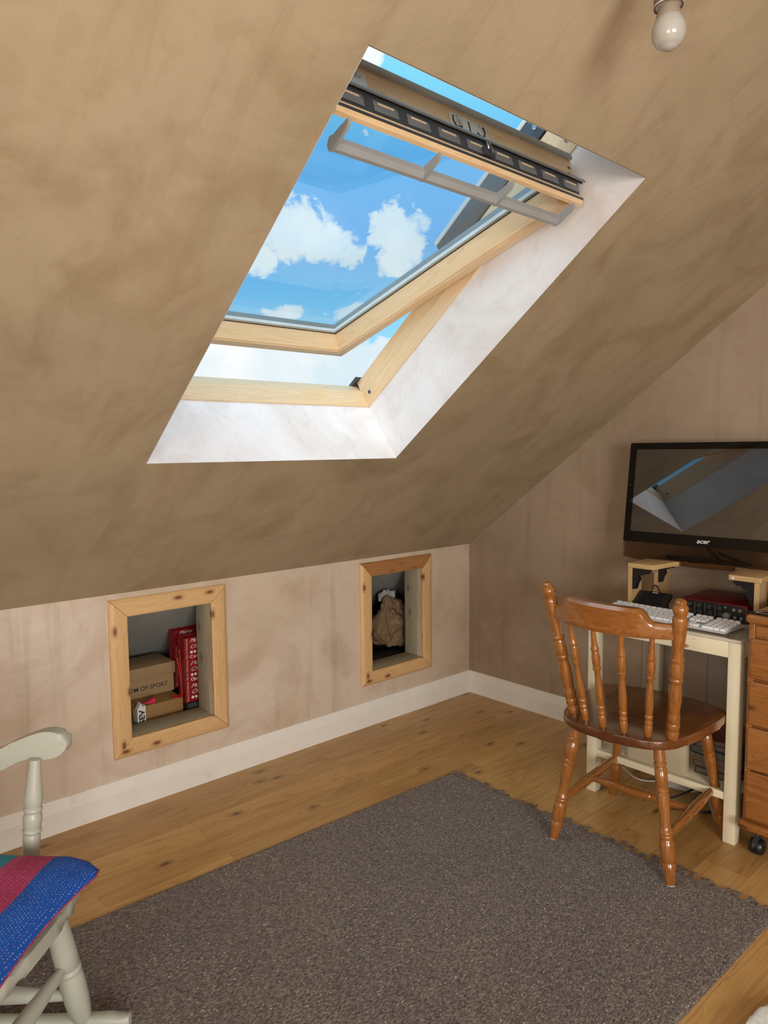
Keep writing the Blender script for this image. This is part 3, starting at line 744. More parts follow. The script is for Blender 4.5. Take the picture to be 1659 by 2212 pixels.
# ventilation channel: dark grey extrusion with slots
chb = newbm(); CH0,CH1 = -SW+.02, SW-.004
prism(chb, [(UT-.002,.079),(UT+.012,.066),(UT+.031,.047),(UT+.033,.040),(UT+.029,.039),(UT+.020,.048),(UT-.002,.060)], lambda p,q,t: Vector((p,t,q)), CH0, CH1)
chn = obj('vent_channel', chb, GREYMET, sash)
obj('vent_shadow_gap', wfr([(UT+.0205,.0465),(UT+.0245,.043),(UT+.0245,.039),(UT+.0205,.039)],CH0+.002,CH1-.004), BLACKR, chn)
obj('vent_grille', wfr([(UT,.0595),(UT+.018,.048),(UT+.024,.039),(UT+.0205,-.005),(UT,-.005)],CH0+.002,CH1-.03), DARKMET, chn)
for k in range(9):
    yc = CH0+.062+k*.1
    bm = newbm(); box(bm,UT+.0215,UT+.0245,yc-.036,yc+.036,.004,.030,.0012); obj('vent_cell', bm, GREYMET, chn)
    bm = newbm(); box(bm,UT+.0244,UT+.0250,yc-.024,yc+.024,.0215,.0255); obj('vent_slot', bm, VEL['Y'], chn)
obj('flap_edge', wfr([(UT,-.0052),(UT+.0235,-.0052),(UT+.0245,-.0128),(UT,-.0128)],-SW+.03,SW-.03), VEL['Y'], sash)
obj('flap_seal', wfr([(UT+.006,-.013),(UT+.0265,-.013),(UT+.0265,-.0195),(UT+.006,-.0195)],-SW+.03,SW-.03), DARKMET, sash)
obj('vent_flap', wfr([(UT+.025,-.0198),(UT+.020,-.030),(UT+.010,-.032),(UT+.006,-.028),(UT+.006,-.0198)],-SW+.035,SW-.032), VEL['Y'], sash)
hb = newbm(); HB0,HB1 = -SW+.07, SW-.062
prism(hb, [(UT-.052,-.030),(UT-.040,-.034),(UT-.040,-.048),(UT-.050,-.058),(UT-.060,-.058),(UT-.064,-.048),(UT-.062,-.036)], lambda p,q,t: Vector((p,t,q)), HB0+.003, HB1-.003)
bar = obj('handle_bar', hb, GREYPL, sash)
for k in range(4):
    yc = HB0+.004+(HB1-HB0-.008)*k/3
    bm = newbm(); prism(bm, [(UT+.016,-.0305),(UT+.012,-.042),(UT+.000,-.049),(UT-.018,-.052),(UT-.048,-.060),(UT-.062,-.058),(UT-.064,-.044),(UT-.052,-.030),(UT-.038,-.034),(UT-.016,-.032),(UT+.006,-.0315)], lambda p,q,t: Vector((p,t,q)), yc-.004, yc+.004)
    obj('bracket', bm, GREYPL, bar)
# latch plate on the top edge and the lock below
bm = newbm(); box(bm,UT,UT+.004,-.046,.093,.068,.113,.0018); lp = obj('latch_plate', bm, PALEPL, sash)
bm = newbm()
for c_,sg in ((-.022,1),(.062,-1)):
    arc = [(UT+.0045, c_+.017*cos(a_)*sg, .092+.017*sin(a_)) for a_ in [pi*.75+ k*(pi*1.05)/10 for k in range(11)]]
    tube(arc,.0022,5,bm)
box(bm,UT+.0035,UT+.0048,.019,.023,.076,.104)
obj('latch_slot', bm, BLACKR, lp)
bm = newbm(); 
for c_ in (-.022,.062): lathe([(0,.0035),(1,.003)],(UT+.003,c_,.105),(UT+.006,c_,.105),12,bm)
lathe([(0,.011),(1,.010)],(UT+.0036,-.018,.090),(UT+.0052,-.018,.090),14,bm)
obj('latch_pin', bm, CHROME, lp)
bm = newbm(); box(bm,UT+.024,UT+.034,.020,.060,.000,.022,.003); box(bm,UT+.034,UT+.040,.034,.042,.004,.026,.002); obj('lock_body', bm, DARKMET, chn)
bm = newbm(); tube([(UT+.036,.030,.034),(UT+.034,.036,.016),(UT+.032,.046,.006)],.0022,6,bm); tube([(UT+.036,.040,.034),(UT+.034,.052,.010)],.002,6,bm); obj('lock_spring', bm, CHROME, chn)
# type label
bm = newbm(); box(bm,UT+.0002,UT+.0012,-.375,-.312,.076,.112); lb = obj('type_label', bm, WHITEP, sash, 0)
bm = newbm()
for (ya,yb,zz) in ((-.350,-.336,.102),(-.332,-.324,.102),(-.352,-.330,.0965)): box(bm,UT+.0012,UT+.0016,ya,yb,zz,zz+.0018)
tube([(UT+.0014,-.346,.105),(UT+.0014,-.342,.109),(UT+.0014,-.338,.105)],.0008,4,bm)
obj('label_print', bm, INKG, lb, 0)
# side window behind the camera
win2 = bpy.data.objects.new('window_2', None); COL.objects.link(win2); win2.location = (XR,-3.5,1.35); win2['kind']='structure'; win2['category']='window'
bm = newbm()
for a_,b_,c_,d_ in ((-.92,.92,-.67,-.60),(-.92,.92,.60,.67),(-.92,-.85,-.60,.60),(.85,.92,-.60,.60),(-.02,.02,-.60,.60)): box(bm,-.06,0,a_,b_,c_,d_)
obj('window_frame', bm, VEL['X'], win2)
fill_win = bpy.data.objects.new('fill_window_3', None); COL.objects.link(fill_win); fill_win.location = (3.3,YF,1.25); fill_win['kind']='structure'; fill_win['category']='window'  # unseen window frame, added round the end fill light
bm = newbm()
for a_,b_,c_,d_ in ((-.62,.62,-.62,-.55),(-.62,.62,.55,.62),(-.62,-.55,-.55,.55),(.55,.62,-.55,.55),(-.02,.02,-.55,.55)): box(bm,a_,b_,0,.06,c_,d_)
obj('window_frame', bm, SKIRT, fill_win)
# neighbouring roof edge seen through the glass
bm = newbm()
prism(bm, [(.68,-.2),(.68,1.575),(3.4,1.575),(3.4,-.2)], lambda p,q,t: slope(t,p,q), .15, .6)
for k in range(10):
    prism(bm, [(.68,1.40-k*.13),(3.4,1.40-k*.13),(3.4,1.41-k*.13),(.68,1.41-k*.13)], lambda p,q,t: slope(t,p,q), .138, .15)
o = obj('slate_hung_wall', bm, SLATE, None, 0); tag(o,'grey slate-clad edge of the neighbouring roof seen through the window glass','neighbouring roof')

# ============================================================ LAMP
BL = Vector((2.003,-1.721,2.146)); AX = Vector((.02,.03,-1)).normalized()
t = thing('pendant_lamp','unlit opal light bulb hanging from a brown lampholder','pendant lamp',BL)
def bl(q): return AX*q
obj('bulb_glass', lathe(smoothprof([(0,.0225),(.12,.0262),(.3,.0298),(.5,.0305),(.68,.0280),(.82,.0222),(.93,.0138)],5)+[(.97,.0092),(.992,.0045),(1,.0008)], bl(-.022), bl(.036),40), OPAL, t, 80)
obj('bulb_collar', lathe(smoothprof([(0,.0150),(.2,.0165),(.6,.0190),(1,.0226)]), bl(-.060), bl(-.022),32), CERAMIC, t)
hd = obj('lampholder', lathe([(0,.010),(.12,.016),(.3,.018),(.72,.0225),(.78,.026),(1,.0262),(1,.0235),(.9,.019)], bl(-.107), bl(-.040),32), HOLDER, t)
obj('holder_rim', lathe([(0,.0268),(1,.0268)], bl(-.044), bl(-.0415),32), FLEX, hd)
sl = H + BL.x*math.tan(A)
obj('flex', tube([bl(-.107), (0,0,sl-BL.z+.005)], .003, 8), FLEX, t)
obj('ceiling_rose', lathe(smoothprof([(0,.036),(.5,.034),(1,.014)]), (0,0,sl-BL.z+.02),(0,0,sl-BL.z-.045),28), FLEX, t)

# ============================================================ RUG
def rug():
    t = thing('rug','large grey brown flecked wool rug with tasselled end on the oak floor','rug',(1.3,-2.0,0))
    bm = newbm(); nx,ny = 160,240; ya,yb = -.862,-3.45
    random.seed(3)
    def P_(i,j,z):
        v = i/nx; w_ = j/ny; y = ya+(yb-ya)*w_
        xl = .662+(y+.866)*.040; xr = 1.955+(y+.9)*.012
        e = .0035
        if i==0: xl += mnoise.noise(Vector((y*60,0,0)))*e
        if i==nx: xr += mnoise.noise(Vector((y*60,5,0)))*e
        x = xl+(xr-xl)*v; yy = y+(mnoise.noise(Vector((x*50,9,0)))*.005 if j in (0,ny) else 0)
        yy += .006*sin(x*7) if j==0 else 0
        zz = z
        if z>0: zz += .0012*mnoise.noise(Vector((x*9,y*9,0)))+.0005*mnoise.noise(Vector((x*90,y*90,1)))
        if i in (0,nx) or j in (0,ny): zz = z*.45
        return Vector((x-1.3,yy+2.0,zz))
    g = [[bm.verts.new(P_(i,j,.0075)) for j in range(ny+1)] for i in range(nx+1)]
    for i in range(nx):
        for j in range(ny): bm.faces.new((g[i][j],g[i+1][j],g[i+1][j+1],g[i][j+1]))
    border = [g[i][0] for i in range(nx+1)]+[g[nx][j] for j in range(1,ny+1)]+[g[i][ny] for i in range(nx-1,-1,-1)]+[g[0][j] for j in range(ny-1,0,-1)]
    low = [bm.verts.new(Vector((v.co.x,v.co.y,.0003))) for v in border]; n=len(border)
    for i in range(n): bm.faces.new((border[i],low[i],low[(i+1)%n],border[(i+1)%n]))
    obj('woven_body', bm, RUG, t, 60)
    # knotted tassels along the end
    random.seed(5)
    for k in range(58):
        x = .668+k*.0225+random.uniform(-.006,.006); bm = newbm(); lean = random.uniform(-.9,1.0); ln = random.uniform(.020,.045)
        if random.random()<.12: continue
        for q in range(6):
            a_ = lean+random.uniform(-.5,.5); l2 = ln*random.uniform(.7,1.15); x0 = x+random.uniform(-.007,.007)
            d = Vector((sin(a_),cos(a_),0)); nrm = Vector((cos(a_),-sin(a_),0)); wv = random.uniform(-.008,.008)
            pts = crv([Vector((x0,-.868,.0045)), Vector((x0,-.862,.006))+d*l2*.3+nrm*wv, Vector((x0,-.862,.004+random.uniform(0,.006)))+d*l2*.7-nrm*wv, Vector((x0,-.862,.0022))+d*l2+nrm*wv],3)
            tube([p-Vector((1.3,-2.0,0)) for p in pts], .0017, 5, bm, lambda s_: 1-.5*s_)
        obj('tassel', bm, RUG_FRINGE, t, 60)
    # fuzzy selvedges
    for nm,side in (('edge_fuzz',0),('edge_fuzz',1)):
        bm = newbm()
        for k in range(900):
            y = -.87-random.random()*2.1
            x = (.662+(y+.866)*.040) if side==0 else (1.955+(y+.9)*.012)
            s_ = -1 if side==0 else 1
            p = Vector((x-1.3-s_*.002,y+2.0,.003)); q_ = p+Vector((s_*random.uniform(.002,.006),random.uniform(-.004,.004),random.uniform(-.001,.002)))
            tube([p,q_],.0007,3,bm)
        tag(obj(nm,bm,RUG_FRINGE,t,0),None,None,None,'stuff')
rug()
BLX, BLY = .0, .0
bm = slab(crv([(2.072,-1.36),(2.098,-1.27),(2.20,-1.17),(2.40,-1.15),(2.65,-1.3),(2.7,-1.7),(2.4,-1.9),(2.15,-1.75)],8,True),.0,.035,.014,4)
for v in bm.verts: v.co += Vector((BLX,BLY,0))
o = obj('fleece_blanket', bm, WHITEB, None, 60); tag(o,'corner of a white speckled fleece on the floor at the right','blanket')

# ============================================================ PINE CHAIR
chair = thing('pine_chair','orange varnished pine spindle-back chair drawn up to the desk','chair',(1.4506,-.7359,0),.084)
def seg_steps(lst): return lst
LEG = [(0,.0165),(.095,.0185),(.10,.0165),(.108,.0165),(.115,.0195),(.135,.0195),(.142,.0165),(.150,.0165),(.158,.0192),(.28,.0195),(.288,.0168),(.296,.0168),(.303,.0200),(.322,.0200),(.329,.0170),(.337,.0172),(.345,.0205),(.38,.0205),(.45,.0185),(.52,.0165),(.58,.0155),(.615,.0185),(.622,.0208),(.632,.0208),(.640,.0190),(.648,.0210),(.660,.0210),(.668,.0185),(.678,.0185),(.69,.0215),(.72,.0226),(.80,.0226),(.828,.0215),(.838,.0190),(.846,.0190),(.855,.0215),(.90,.0205),(1,.0150)]
for (tx,ty),(bx_,by_),zb in (((-.150,.165),(-.21,.224),0.0),((.150,.165),(.21,.224),0.0),((-.1437,-.200),(-.2056,-.2362),.0085),((.1437,-.200),(.2056,-.2362),.0085)):
    lg = obj('leg', lathe(LEG,(tx,ty,.425),(bx_,by_,zb+.002),28), CHAIR_W['Z'], chair, 40)
    obj('foot_pad', lathe([(0,.0135),(1,.0135)],(bx_,by_,zb+.0022),(bx_,by_,zb),20), WHITEP, lg)
outl = [(0,-.258),(.09,-.250),(.158,-.220),(.200,-.165),(.222,-.06),(.236,.06),(.240,.140),(.222,.205),(.16,.238),(.08,.248),(0,.25)]
outl = [(x-.008,y) for x,y in outl+[(-x*1.02,y) for x,y in outl[-2:0:-1]]]
pts = [(p.x,p.y) for p in crv([(x,y,0) for x,y in outl],5,True)]
bm = slab(pts,.420,.452,.007,4)
obj('seat', bm, SEAT_W, chair, 50)
def lerp(a,b,t): return tuple(a[i]+(b[i]-a[i])*t for i in range(3))
POST = [(0,.0165),(.03,.019),(.075,.0205),(.085,.018),(.092,.018),(.10,.0205),(.135,.0205),(.143,.018),(.15,.0185),(.158,.021),(.20,.020),(.215,.0170),(.235,.0180),(.30,.0205),(.37,.0205),(.425,.0175),(.44,.0175),(.450,.0215),(.462,.0215),(.470,.0190),(.485,.0205),(.53,.0215),(.57,.0205),(.582,.0185),(.590,.0215),(.604,.0215),(.612,.0175),(.64,.0165),(.70,.0185),(.77,.0215),(.86,.0220),(.885,.0205),(.892,.0175),(.90,.0180),(.915,.0215),(.938,.0235),(.955,.0225),(.966,.0185),(.972,.0160),(.976,.0172),(.992,.0168),(1,.0125)]
for s in (-1,1):
    p0=(s*.1705,-.1617,.440); p1=(s*.2274,-.2653,.9212)
    ps = obj('back_post', lathe(POST,p0,p1,30), CHAIR_W['Z'], chair, 40)
    for zf in ((.775,.845)):
        c_ = Vector(lerp(p0,p1,(zf-.44)/.4812)); obj('peg', lathe(smoothprof([(0,.0045),(.6,.0045),(1,.002)]),c_+Vector((s*.015,.006,0)),c_+Vector((s*.029,.008,0)),12), CHAIR_W['X'], ps)
SPI = [(0,.0095),(.06,.0125),(.12,.0135),(.135,.0110),(.145,.0135),(.165,.0135),(.175,.0110),(.19,.0115),(.205,.0135),(.222,.0135),(.232,.0105),(.26,.0125),(.33,.0135),(.42,.0120),(.52,.0095),(.56,.0095),(.575,.0130),(.595,.0138),(.605,.0105),(.62,.0125),(.68,.0140),(.735,.0120),(.745,.0108),(.757,.0132),(.775,.0132),(.79,.0105),(.84,.0095),(1,.0070)]
for xb,yb,xt in ((-.108,-.200,-.142),(-.036,-.219,-.048),(.036,-.219,.048),(.108,-.200,.142)):
    yt = -.286+.045*(xt/.2)**2
    obj('spindle', lathe(SPI,(xb,yb,.445),(xt,yt,.808),24), CHAIR_W['Z'], chair, 40)
# crest rail: bowed, thick, with a raised rolled middle
def rail():
    bm = newbm(); rings = []; n = 48
    for i in range(n+1):
        x = -.212+.424*i/n; q = x/.212
        yc = -.300+.058*q*q
        zb = .794+.004*q*q-.004*q; e = abs(x+.012)
        up = 1/(1+math.exp((e-.143)/.0060))
        zt = .846+.042*up-.004*q
        th = .0135+.006*up
        back = .011*up
        ringp = [(yc+th*.8,zb+.002),(yc+th*.8,zt-.012),(yc+th*.55,zt-.003),(yc,zt),(yc-th*.6-back,zt-.002),(yc-th-back,zt-.012),(yc-th-back*.7,zt-.024),(yc-th*.95,zb+.02),(yc-th*.95,zb+.003),(yc-th*.8,zb),(yc+th*.65,zb)]
        rings.append([bm.verts.new((x,y_,z_)) for y_,z_ in ringp])
    m = len(rings[0])
    for a,b in zip(rings,rings[1:]):
        for i in range(m): bm.faces.new((a[i],a[(i+1)%m],b[(i+1)%m],b[i]))
    bm.faces.new(rings[0][::-1]); bm.faces.new(rings[-1])
    return obj('crest_rail', bm, CHAIR_W['X'], chair, 45)
rail()
STR = [(0,.0085),(.05,.011),(.2,.0145),(.36,.0165),(.375,.0150),(.385,.0172),(.40,.0155),(.415,.0175),(.43,.0160),(.5,.0178),(.57,.0160),(.585,.0175),(.60,.0155),(.615,.0172),(.625,.0150),(.64,.0165),(.8,.0145),(.95,.011),(1,.0085)]
def onleg(top,bot,z): k=(.425-z)/.425; return Vector((top[0]+(bot[0]-top[0])*k, top[1]+(bot[1]-top[1])*k, z))
mids = []
for s in (-1,1):
    a_ = onleg((s*.1437,-.200),(s*.2056,-.2362),.150); b_ = onleg((s*.150,.165),(s*.21,.224),.165)
    obj('side_stretcher', lathe(STR,a_,b_,24), CHAIR_W['Y'], chair, 40); mids.append((a_+b_)/2)
obj('cross_stretcher', lathe(STR,mids[0],mids[1],24), CHAIR_W['X'], chair, 40)

# ============================================================ DESK (small cream table)
TX0,TX1,TY0,TY1,TZ = 1.126,1.712,-.568,-.022,.722
desk = thing('cream_table','small chipped cream painted table against the gable wall','table',((TX0+TX1)/2,(TY0+TY1)/2,0))
def dd(x0,x1,y0,y1,z0,z1,b=.003,name='top',m=CREAM):
    cx,cy=(TX0+TX1)/2,(TY0+TY1)/2
    return obj(name, bx(x0-cx,x1-cx,y0-cy,y1-cy,z0,z1,b), m, desk, 30)
dd(TX0,TX1,TY0,TY1,TZ-.012,TZ,.002,'tabletop',flat('worn_cream_top',(.56,.50,.40),.5,var=.15,vs=5))
LWD=.042
for x in (TX0,TX1-LWD):
    for y in (TY0,TY1-LWD): dd(x,x+LWD,y,y+LWD,0,TZ-.012,.003,'leg')
dd(TX0+LWD,TX1-LWD,TY0+.001,TY0+.022,TZ-.066,TZ-.012,.001,'apron'); dd(TX0+LWD,TX1-LWD,TY1-.022,TY1-.001,TZ-.066,TZ-.012,.001,'apron')
for x in (TX0+.001,TX1-.022): dd(x,x+.021,TY0+LWD,TY1-LWD,TZ-.066,TZ-.012,.001,'apron')
dd(TX0+LWD,TX1-LWD,TY0+.004,TY0+.020,.150,.176,.001,'lower_rail'); dd(TX0+.01,TX1-.01,TY0+.02,TY1-.002,.160,.170,.001,'lower_shelf')
# stuff on the lower shelf
boxthing('cardboard_folder','pale buff card folder standing on the shelf under the cream table','folder',1.28,1.51,-.525,-.49,.1705,.33,flat('buff_card',(.52,.43,.29),.7),.002)
random.seed(11)
bookc = [(.05,.03,.03),(.18,.03,.02),(.30,.22,.06),(.02,.04,.15),(.10,.09,.08),(.22,.05,.02),(.5,.42,.25)]
z = .1705
labs = ['brown book at the bottom of the pile under the table','dark red book second from the bottom under the table','ochre book in the middle of the pile under the table','dark blue book on the pile under the table','grey book near the top of the pile under the table','russet book at the top of the pile under the table']
for k,cb in enumerate(bookc[:6]):
    h = random.uniform(.018,.032); rt = random.uniform(-.12,.12); cx,cy = 1.585+random.uniform(-.012,.012), -.36
    t = thing('book', labs[k],'book',(cx,cy,z),rt,'books piled on the table shelf')
    bm = newbm(); box(bm,-.075,.075,-.105,.105,0,.0025); box(bm,-.075,.075,-.105,.105,h-.0025,h); box(bm,-.075,-.072,-.105,.105,.0025,h-.0025)
    obj('cover', bm, flat('book_cover_%d'%k,cb,.5), t, 0)
    obj('pages', bx(-.072,.072,-.102,.102,.0025,h-.0025), flat('book_pages_%d'%k,(.17,.145,.10),.8), t, 0)
    z += h+.0006
# floor clutter below the table
t = thing('power_adapter','white plastic adapter box on the floor under the table','adapter',(1.378,-.268,0),.35)
bm = slab([(p.x,p.y) for p in crv([(-.065,-.04,0),(.05,-.05,0),(.075,.0,0),(.05,.05,0),(-.06,.05,0),(-.075,0,0)],6,True)],0,.075,.012,4)
for v in bm.verts: v.co.x += v.co.z*.35
obj('casing', bm, flat('off_white_plastic',(.55,.55,.52),.4), t, 50)
bm = newbm(); tube(crv([(-.045,-.052,.070),(-.01,-.050,.058),(.03,-.046,.055),(.075,-.03,.060)],6),.0018,6,bm); tube(crv([(-.02,-.051,.082),(-.03,-.053,.06),(-.055,-.053,.045)],6),.0018,6,bm); obj('seam', bm, INKG, t, 60)
t = thing('extension_lead','white power strip lying on the floor under the table','extension lead',(1.555,-.345,0),-1.0)
obj('strip_body', bx(-.12,.12,-.028,.028,.001,.034,.006,3), WHITEPL if False else flat('cream_plastic',(.52,.50,.44),.45), t, 40)
for k in range(3):
    bm = newbm(); box(bm,-.09+k*.06,-.085+k*.06,-.012,.0,.0338,.0346); box(bm,-.10+k*.06,-.092+k*.06,.004,.010,.0338,.0346); obj('socket', bm, BLACKR, t, 0)
t = thing('black_plug','round black mains plug in the power strip under the table','plug',(1.497,-.305,.036))
obj('plug_body', lathe(smoothprof([(0,.026),(.25,.031),(.7,.030),(1,.018)]),(0,0,0),(-.006,-.012,.045),24), BLACKR, t)
obj('lead', tube(crv([(-.02,-.02,.02),(-.05,-.06,-.004),(-.09,-.105,-.027),(-.13,-.15,-.0305),(-.16,-.19,-.0305)],8),.0042,8), BLACKR, t)
o = obj('black_cable', tube(crv([(1.36,-.46,.0055),(1.40,-.475,.0055),(1.45,-.475,.0055),(1.50,-.44,.0055),(1.545,-.42,.0055),(1.60,-.33,.0055)],8),.0045,8), BLACKR); tag(o,'black cable curving over the floor under the table','cable')
o = obj('white_cable', tube(crv([(.98,-.05,.26),(.985,-.03,.12),(.985,-.18,.02),(1.02,-.225,.0045),(1.11,-.277,.0045),(1.20,-.335,.0045),(1.235,-.342,.0045),(1.265,-.332,.0045),(1.288,-.310,.0045)],8),.0028,8), CABLEW); tag(o,'thin white cable running over the floor behind the chair','cable')
o = obj('black_cable', tube(crv([(1.738,-.02,.70),(1.735,-.04,.5),(1.742,-.03,.3),(1.738,-.05,.12),(1.74,-.09,.006)],8),.0045,8), BLACKR); tag(o,'black cable hanging in the gap between table and drawers','cable')

# ============================================================ MONITOR STAND
RZ = .905; RX0,RX1 = 1.166,1.688; RYF,RYB = -.35,-.02
st = thing('monitor_stand','pale bamboo monitor riser shelf standing on the cream table','monitor riser',((RX0+RX1)/2,(RYF+RYB)/2,TZ))
def so_(x,y): return (x-(RX0+RX1)/2, y-(RYF+RYB)/2)
outline = [(RX0,RYF+.004),(RX0+.004,RYF),(1.272,RYF),(1.282,RYF+.010),(1.292,-.22),(1.325,-.150),(1.51,-.150),(1.552,-.22),(1.566,RYF+.010),(1.576,RYF),(RX1-.004,RYF),(RX1,RYF+.004),(RX1,RYB),(RX0,RYB)]
ol = [so_(*p) for p in outline]
obj('shelf_board', slab(ol, RZ-TZ-.020, RZ-TZ, .003, 2), BAMBOO['X'], st, 40)
for x0,x1 in ((RX0+.003,RX0+.021),(RX1-.024,RX1-.006)):
    cx,cy=(RX0+RX1)/2,(RYF+RYB)/2
    bm = thick_panel(lambda y,z,t_: Vector((x0-cx+t_, y-cy, z-TZ)), RYF+.004, RYB, TZ+.0005, RZ-.0205, [(-.27,-.13,.775,.845)], x1-x0)
    obj('side_panel', bm, BAMBOO['Z'], st, 0)
bm0 = [(0,0),(.075,0),(.075,-.008),(.062,-.020),(.050,-.016),(.042,-.026),(.026,-.032),(.030,-.045),(.020,-.062),(.014,-.085),(.0,-.088)]
for (x,sg,ys) in ((RX0+.0215,1,(-.345,-.325)),(RX0+.0215,1,(-.13,-.11)),(RX1-.0245,-1,(-.345,-.325)),(RX1-.0245,-1,(-.13,-.11))):
    cx,cy=(RX0+RX1)/2,(RYF+RYB)/2
    bm = newbm(); prism(bm,[(x-cx+sg*p, RZ-TZ-.0205+q) for p,q in bm0],lambda p,q,t_: Vector((p,t_,q)),ys[0]-cy,ys[1]-cy); obj('corner_bracket', bm, BLACKM, st, 0)
obj('screw', lathe([(0,.005),(1,.005)],(1.590-(RX0+RX1)/2,RYF-(RYF+RYB)/2+.001,RZ-TZ-.010),(1.590-(RX0+RX1)/2,RYF-(RYF+RYB)/2-.0015,RZ-TZ-.010),14), WHITEPL, st)

# ============================================================ MONITOR
mon = bpy.data.objects.new('monitor', None); COL.objects.link(mon); tag(mon,'large black all-in-one monitor with clear lower edge on the riser','monitor')
tilt = radians(8.0); mon.location = (1.395,-.180,.9055); mon.rotation_euler = (-tilt,0,radians(3.8))
MHW = .338
def rr_(x0,x1,z0,z1,rad=.008,n=4):
    o_=[]
    for cx,cz,a0 in ((x1-rad,z1-rad,0),(x0+rad,z1-rad,90),(x0+rad,z0+rad,180),(x1-rad,z0+rad,270)):
        for k in range(n+1): a_=radians(a0+90*k/n); o_.append((cx+rad*cos(a_),cz+rad*sin(a_)))
    return o_
fnm = lambda p,q,t_: Vector((p,t_,q))
bm = newbm(); prism(bm, rr_(-MHW,MHW,.066,.492,.005), fnm, 0, .022); body = obj('casing', bm, BLACK, mon, 30)
bm = newbm(); prism(bm, rr_(-MHW,MHW,.066,.492,.005), fnm, -.003, -.0002); obj('front_glass', bm, BEZEL, mon, 0)
bm = newbm(); prism(bm, rr_(-MHW+.030,MHW-.030,.112,.464,.001), fnm, -.0036, -.0031); obj('screen', bm, SCREEN, mon, 0)
chin = [(-MHW+.002,.0655)]+[(MHW-.002,.0655)]+[(MHW-.001,.006),(MHW-.008,.001)]+[(x/20*MHW, .001-.020*(1-(abs(x)/20)**2.2)) for x in range(18,-19,-2)]+[(-MHW+.008,.001),(-MHW+.001,.006)]
bm = newbm(); prism(bm, chin, fnm, -.0028,.004); obj('clear_lower_edge', bm, CHIN, mon, 0)
obj('lettering', text_bm('acer', .026, frame_mtx((0,-.0034,.0815),(1,0,0),(0,0,1)), .0003, shear=.25, align='CENTER', bold=.0006, sx=1.1), PALEPL, mon, 0)
obj('camera_dot', lathe([(0,.003),(1,.003)],(-MHW+.014,-.0031,.31),(-MHW+.014,-.0035,.31),14), DARKMET, mon)
bm = newbm(); box(bm,-.16,.16,.030,.045,.000,.022,.004); tube([(.0,.035,.07),(.06,.075,.006)],.006,8,bm); tube([(.05,.035,.05),(.17,.075,.006)],.006,8,bm); obj('rear_stand', bm, BLACK, mon, 40)

# ============================================================ AUDIO INTERFACE
ai = thing('audio_interface','dark red audio interface with black front under the monitor riser','audio interface',(1.515,-.215,TZ))
AW,AD,AH0,AH1 = .245,.235,.006,.070
bm = newbm(); box(bm,-AW/2,AW/2,-AD/2,AD/2,AH0,AH1,.003); obj('case', bm, REDMET, ai)
fp = obj('front_panel', bx(-AW/2+.004,AW/2-.006,-AD/2-.002,-AD/2+.004,AH0+.002,AH1-.005,.001), BLACK, ai)
FY=-AD/2-.002
def knob(x,z,rad,dp,m,nm='knob'): return obj(nm, lathe(smoothprof([(0,rad),(.8,rad),(1,rad*.85)],3),(x,FY,z),(x,FY-dp,z),24), m, ai)
knob(.052,.024,.0135,.016,SILVER,'volume_knob'); knob(.078,.052,.0058,.010,SILVER); knob(.100,.052,.0058,.010,SILVER)
for x in (-.090,-.052,-.013,.026): 
    knob(x,.050,.0085,.010,DARKMET,'gain_knob')
    obj('input_socket', lathe([(0,.0105),(.5,.0105),(.5,.0085),(1,.0085)],(x,FY+.001,.024),(x,FY-.002,.024),20), DARKMET, ai)
for x in (.080,.103): obj('jack_socket', lathe([(0,.0055),(1,.0055)],(x,FY+.001,.022),(x,FY-.003,.022),16), SILVER, ai)
bm = newbm()
for x,z in ((-.072,.020),(.006,.018)): lathe([(0,.003),(1,.002)],(x,FY,z),(x,FY-.004,z),10,bm)
obj('switch', bm, SILVER, ai)
obj('indicator', lathe([(0,.0032),(1,.0028)],(.044,FY,.055),(.044,FY-.0015,.055),12), TEAL, ai)
for x in (-.071,-.032,.007): obj('panel_line', bx(x-.0006,x+.0006,FY-.0006,FY,AH0+.010,AH1-.012), INKG, ai)
for x in (-.1,.1):
    for y in (-.09,.09): obj('foot', bx(x-.01,x+.01,y-.01,y+.01,0.0,AH0), BLACKR, ai)
t = boxthing('speaker_box','dark red box behind the drawer top beside the monitor riser','box',1.745,1.86,-.34,-.20,.829,.895,REDMET,.003)
# ------------------------------------------------------------ control pad
cp = thing('control_pad','black programmable key pad tilted behind the white keyboard','key pad',(1.262,-.315,TZ),.0)
T = Matrix.Translation((0,0,.027)) @ Matrix.Rotation(radians(34),4,'X')
bm = newbm(); box(bm,-.068,.068,-.045,.045,0,.018,.004,3,T); pad = obj('case', bm, BLACK, cp, 40)
for i in range(5):
    for j in range(3):
        bm = newbm(); box(bm,-.052+i*.0225,-.052+i*.0225+.0175,-.036+j*.0225,-.036+j*.0225+.0175,.018,.0205,.0012,1,T); obj('key', bm, BLACKR, cp, 30)
bm = newbm(); box(bm,-.012,.012,.035,.038,.018,.0184,0,1,T); obj('label', bm, WHITEP, cp, 0)
bm = newbm(); prism(bm,[(-.030,0.0),(.036,0),(.036,.026)],lambda p,q,t_: Vector((t_,p,q)),-.05,.05); obj('prop', bm, BLACK, cp, 0)
obj('lead', tube(crv([(-.035,.048,.012),(-.038,.06,.055),(-.030,.064,.082),(-.012,.060,.080),(.006,.052,.050),(.010,.052,.006)],8),.0026,8), BLACKR, cp)

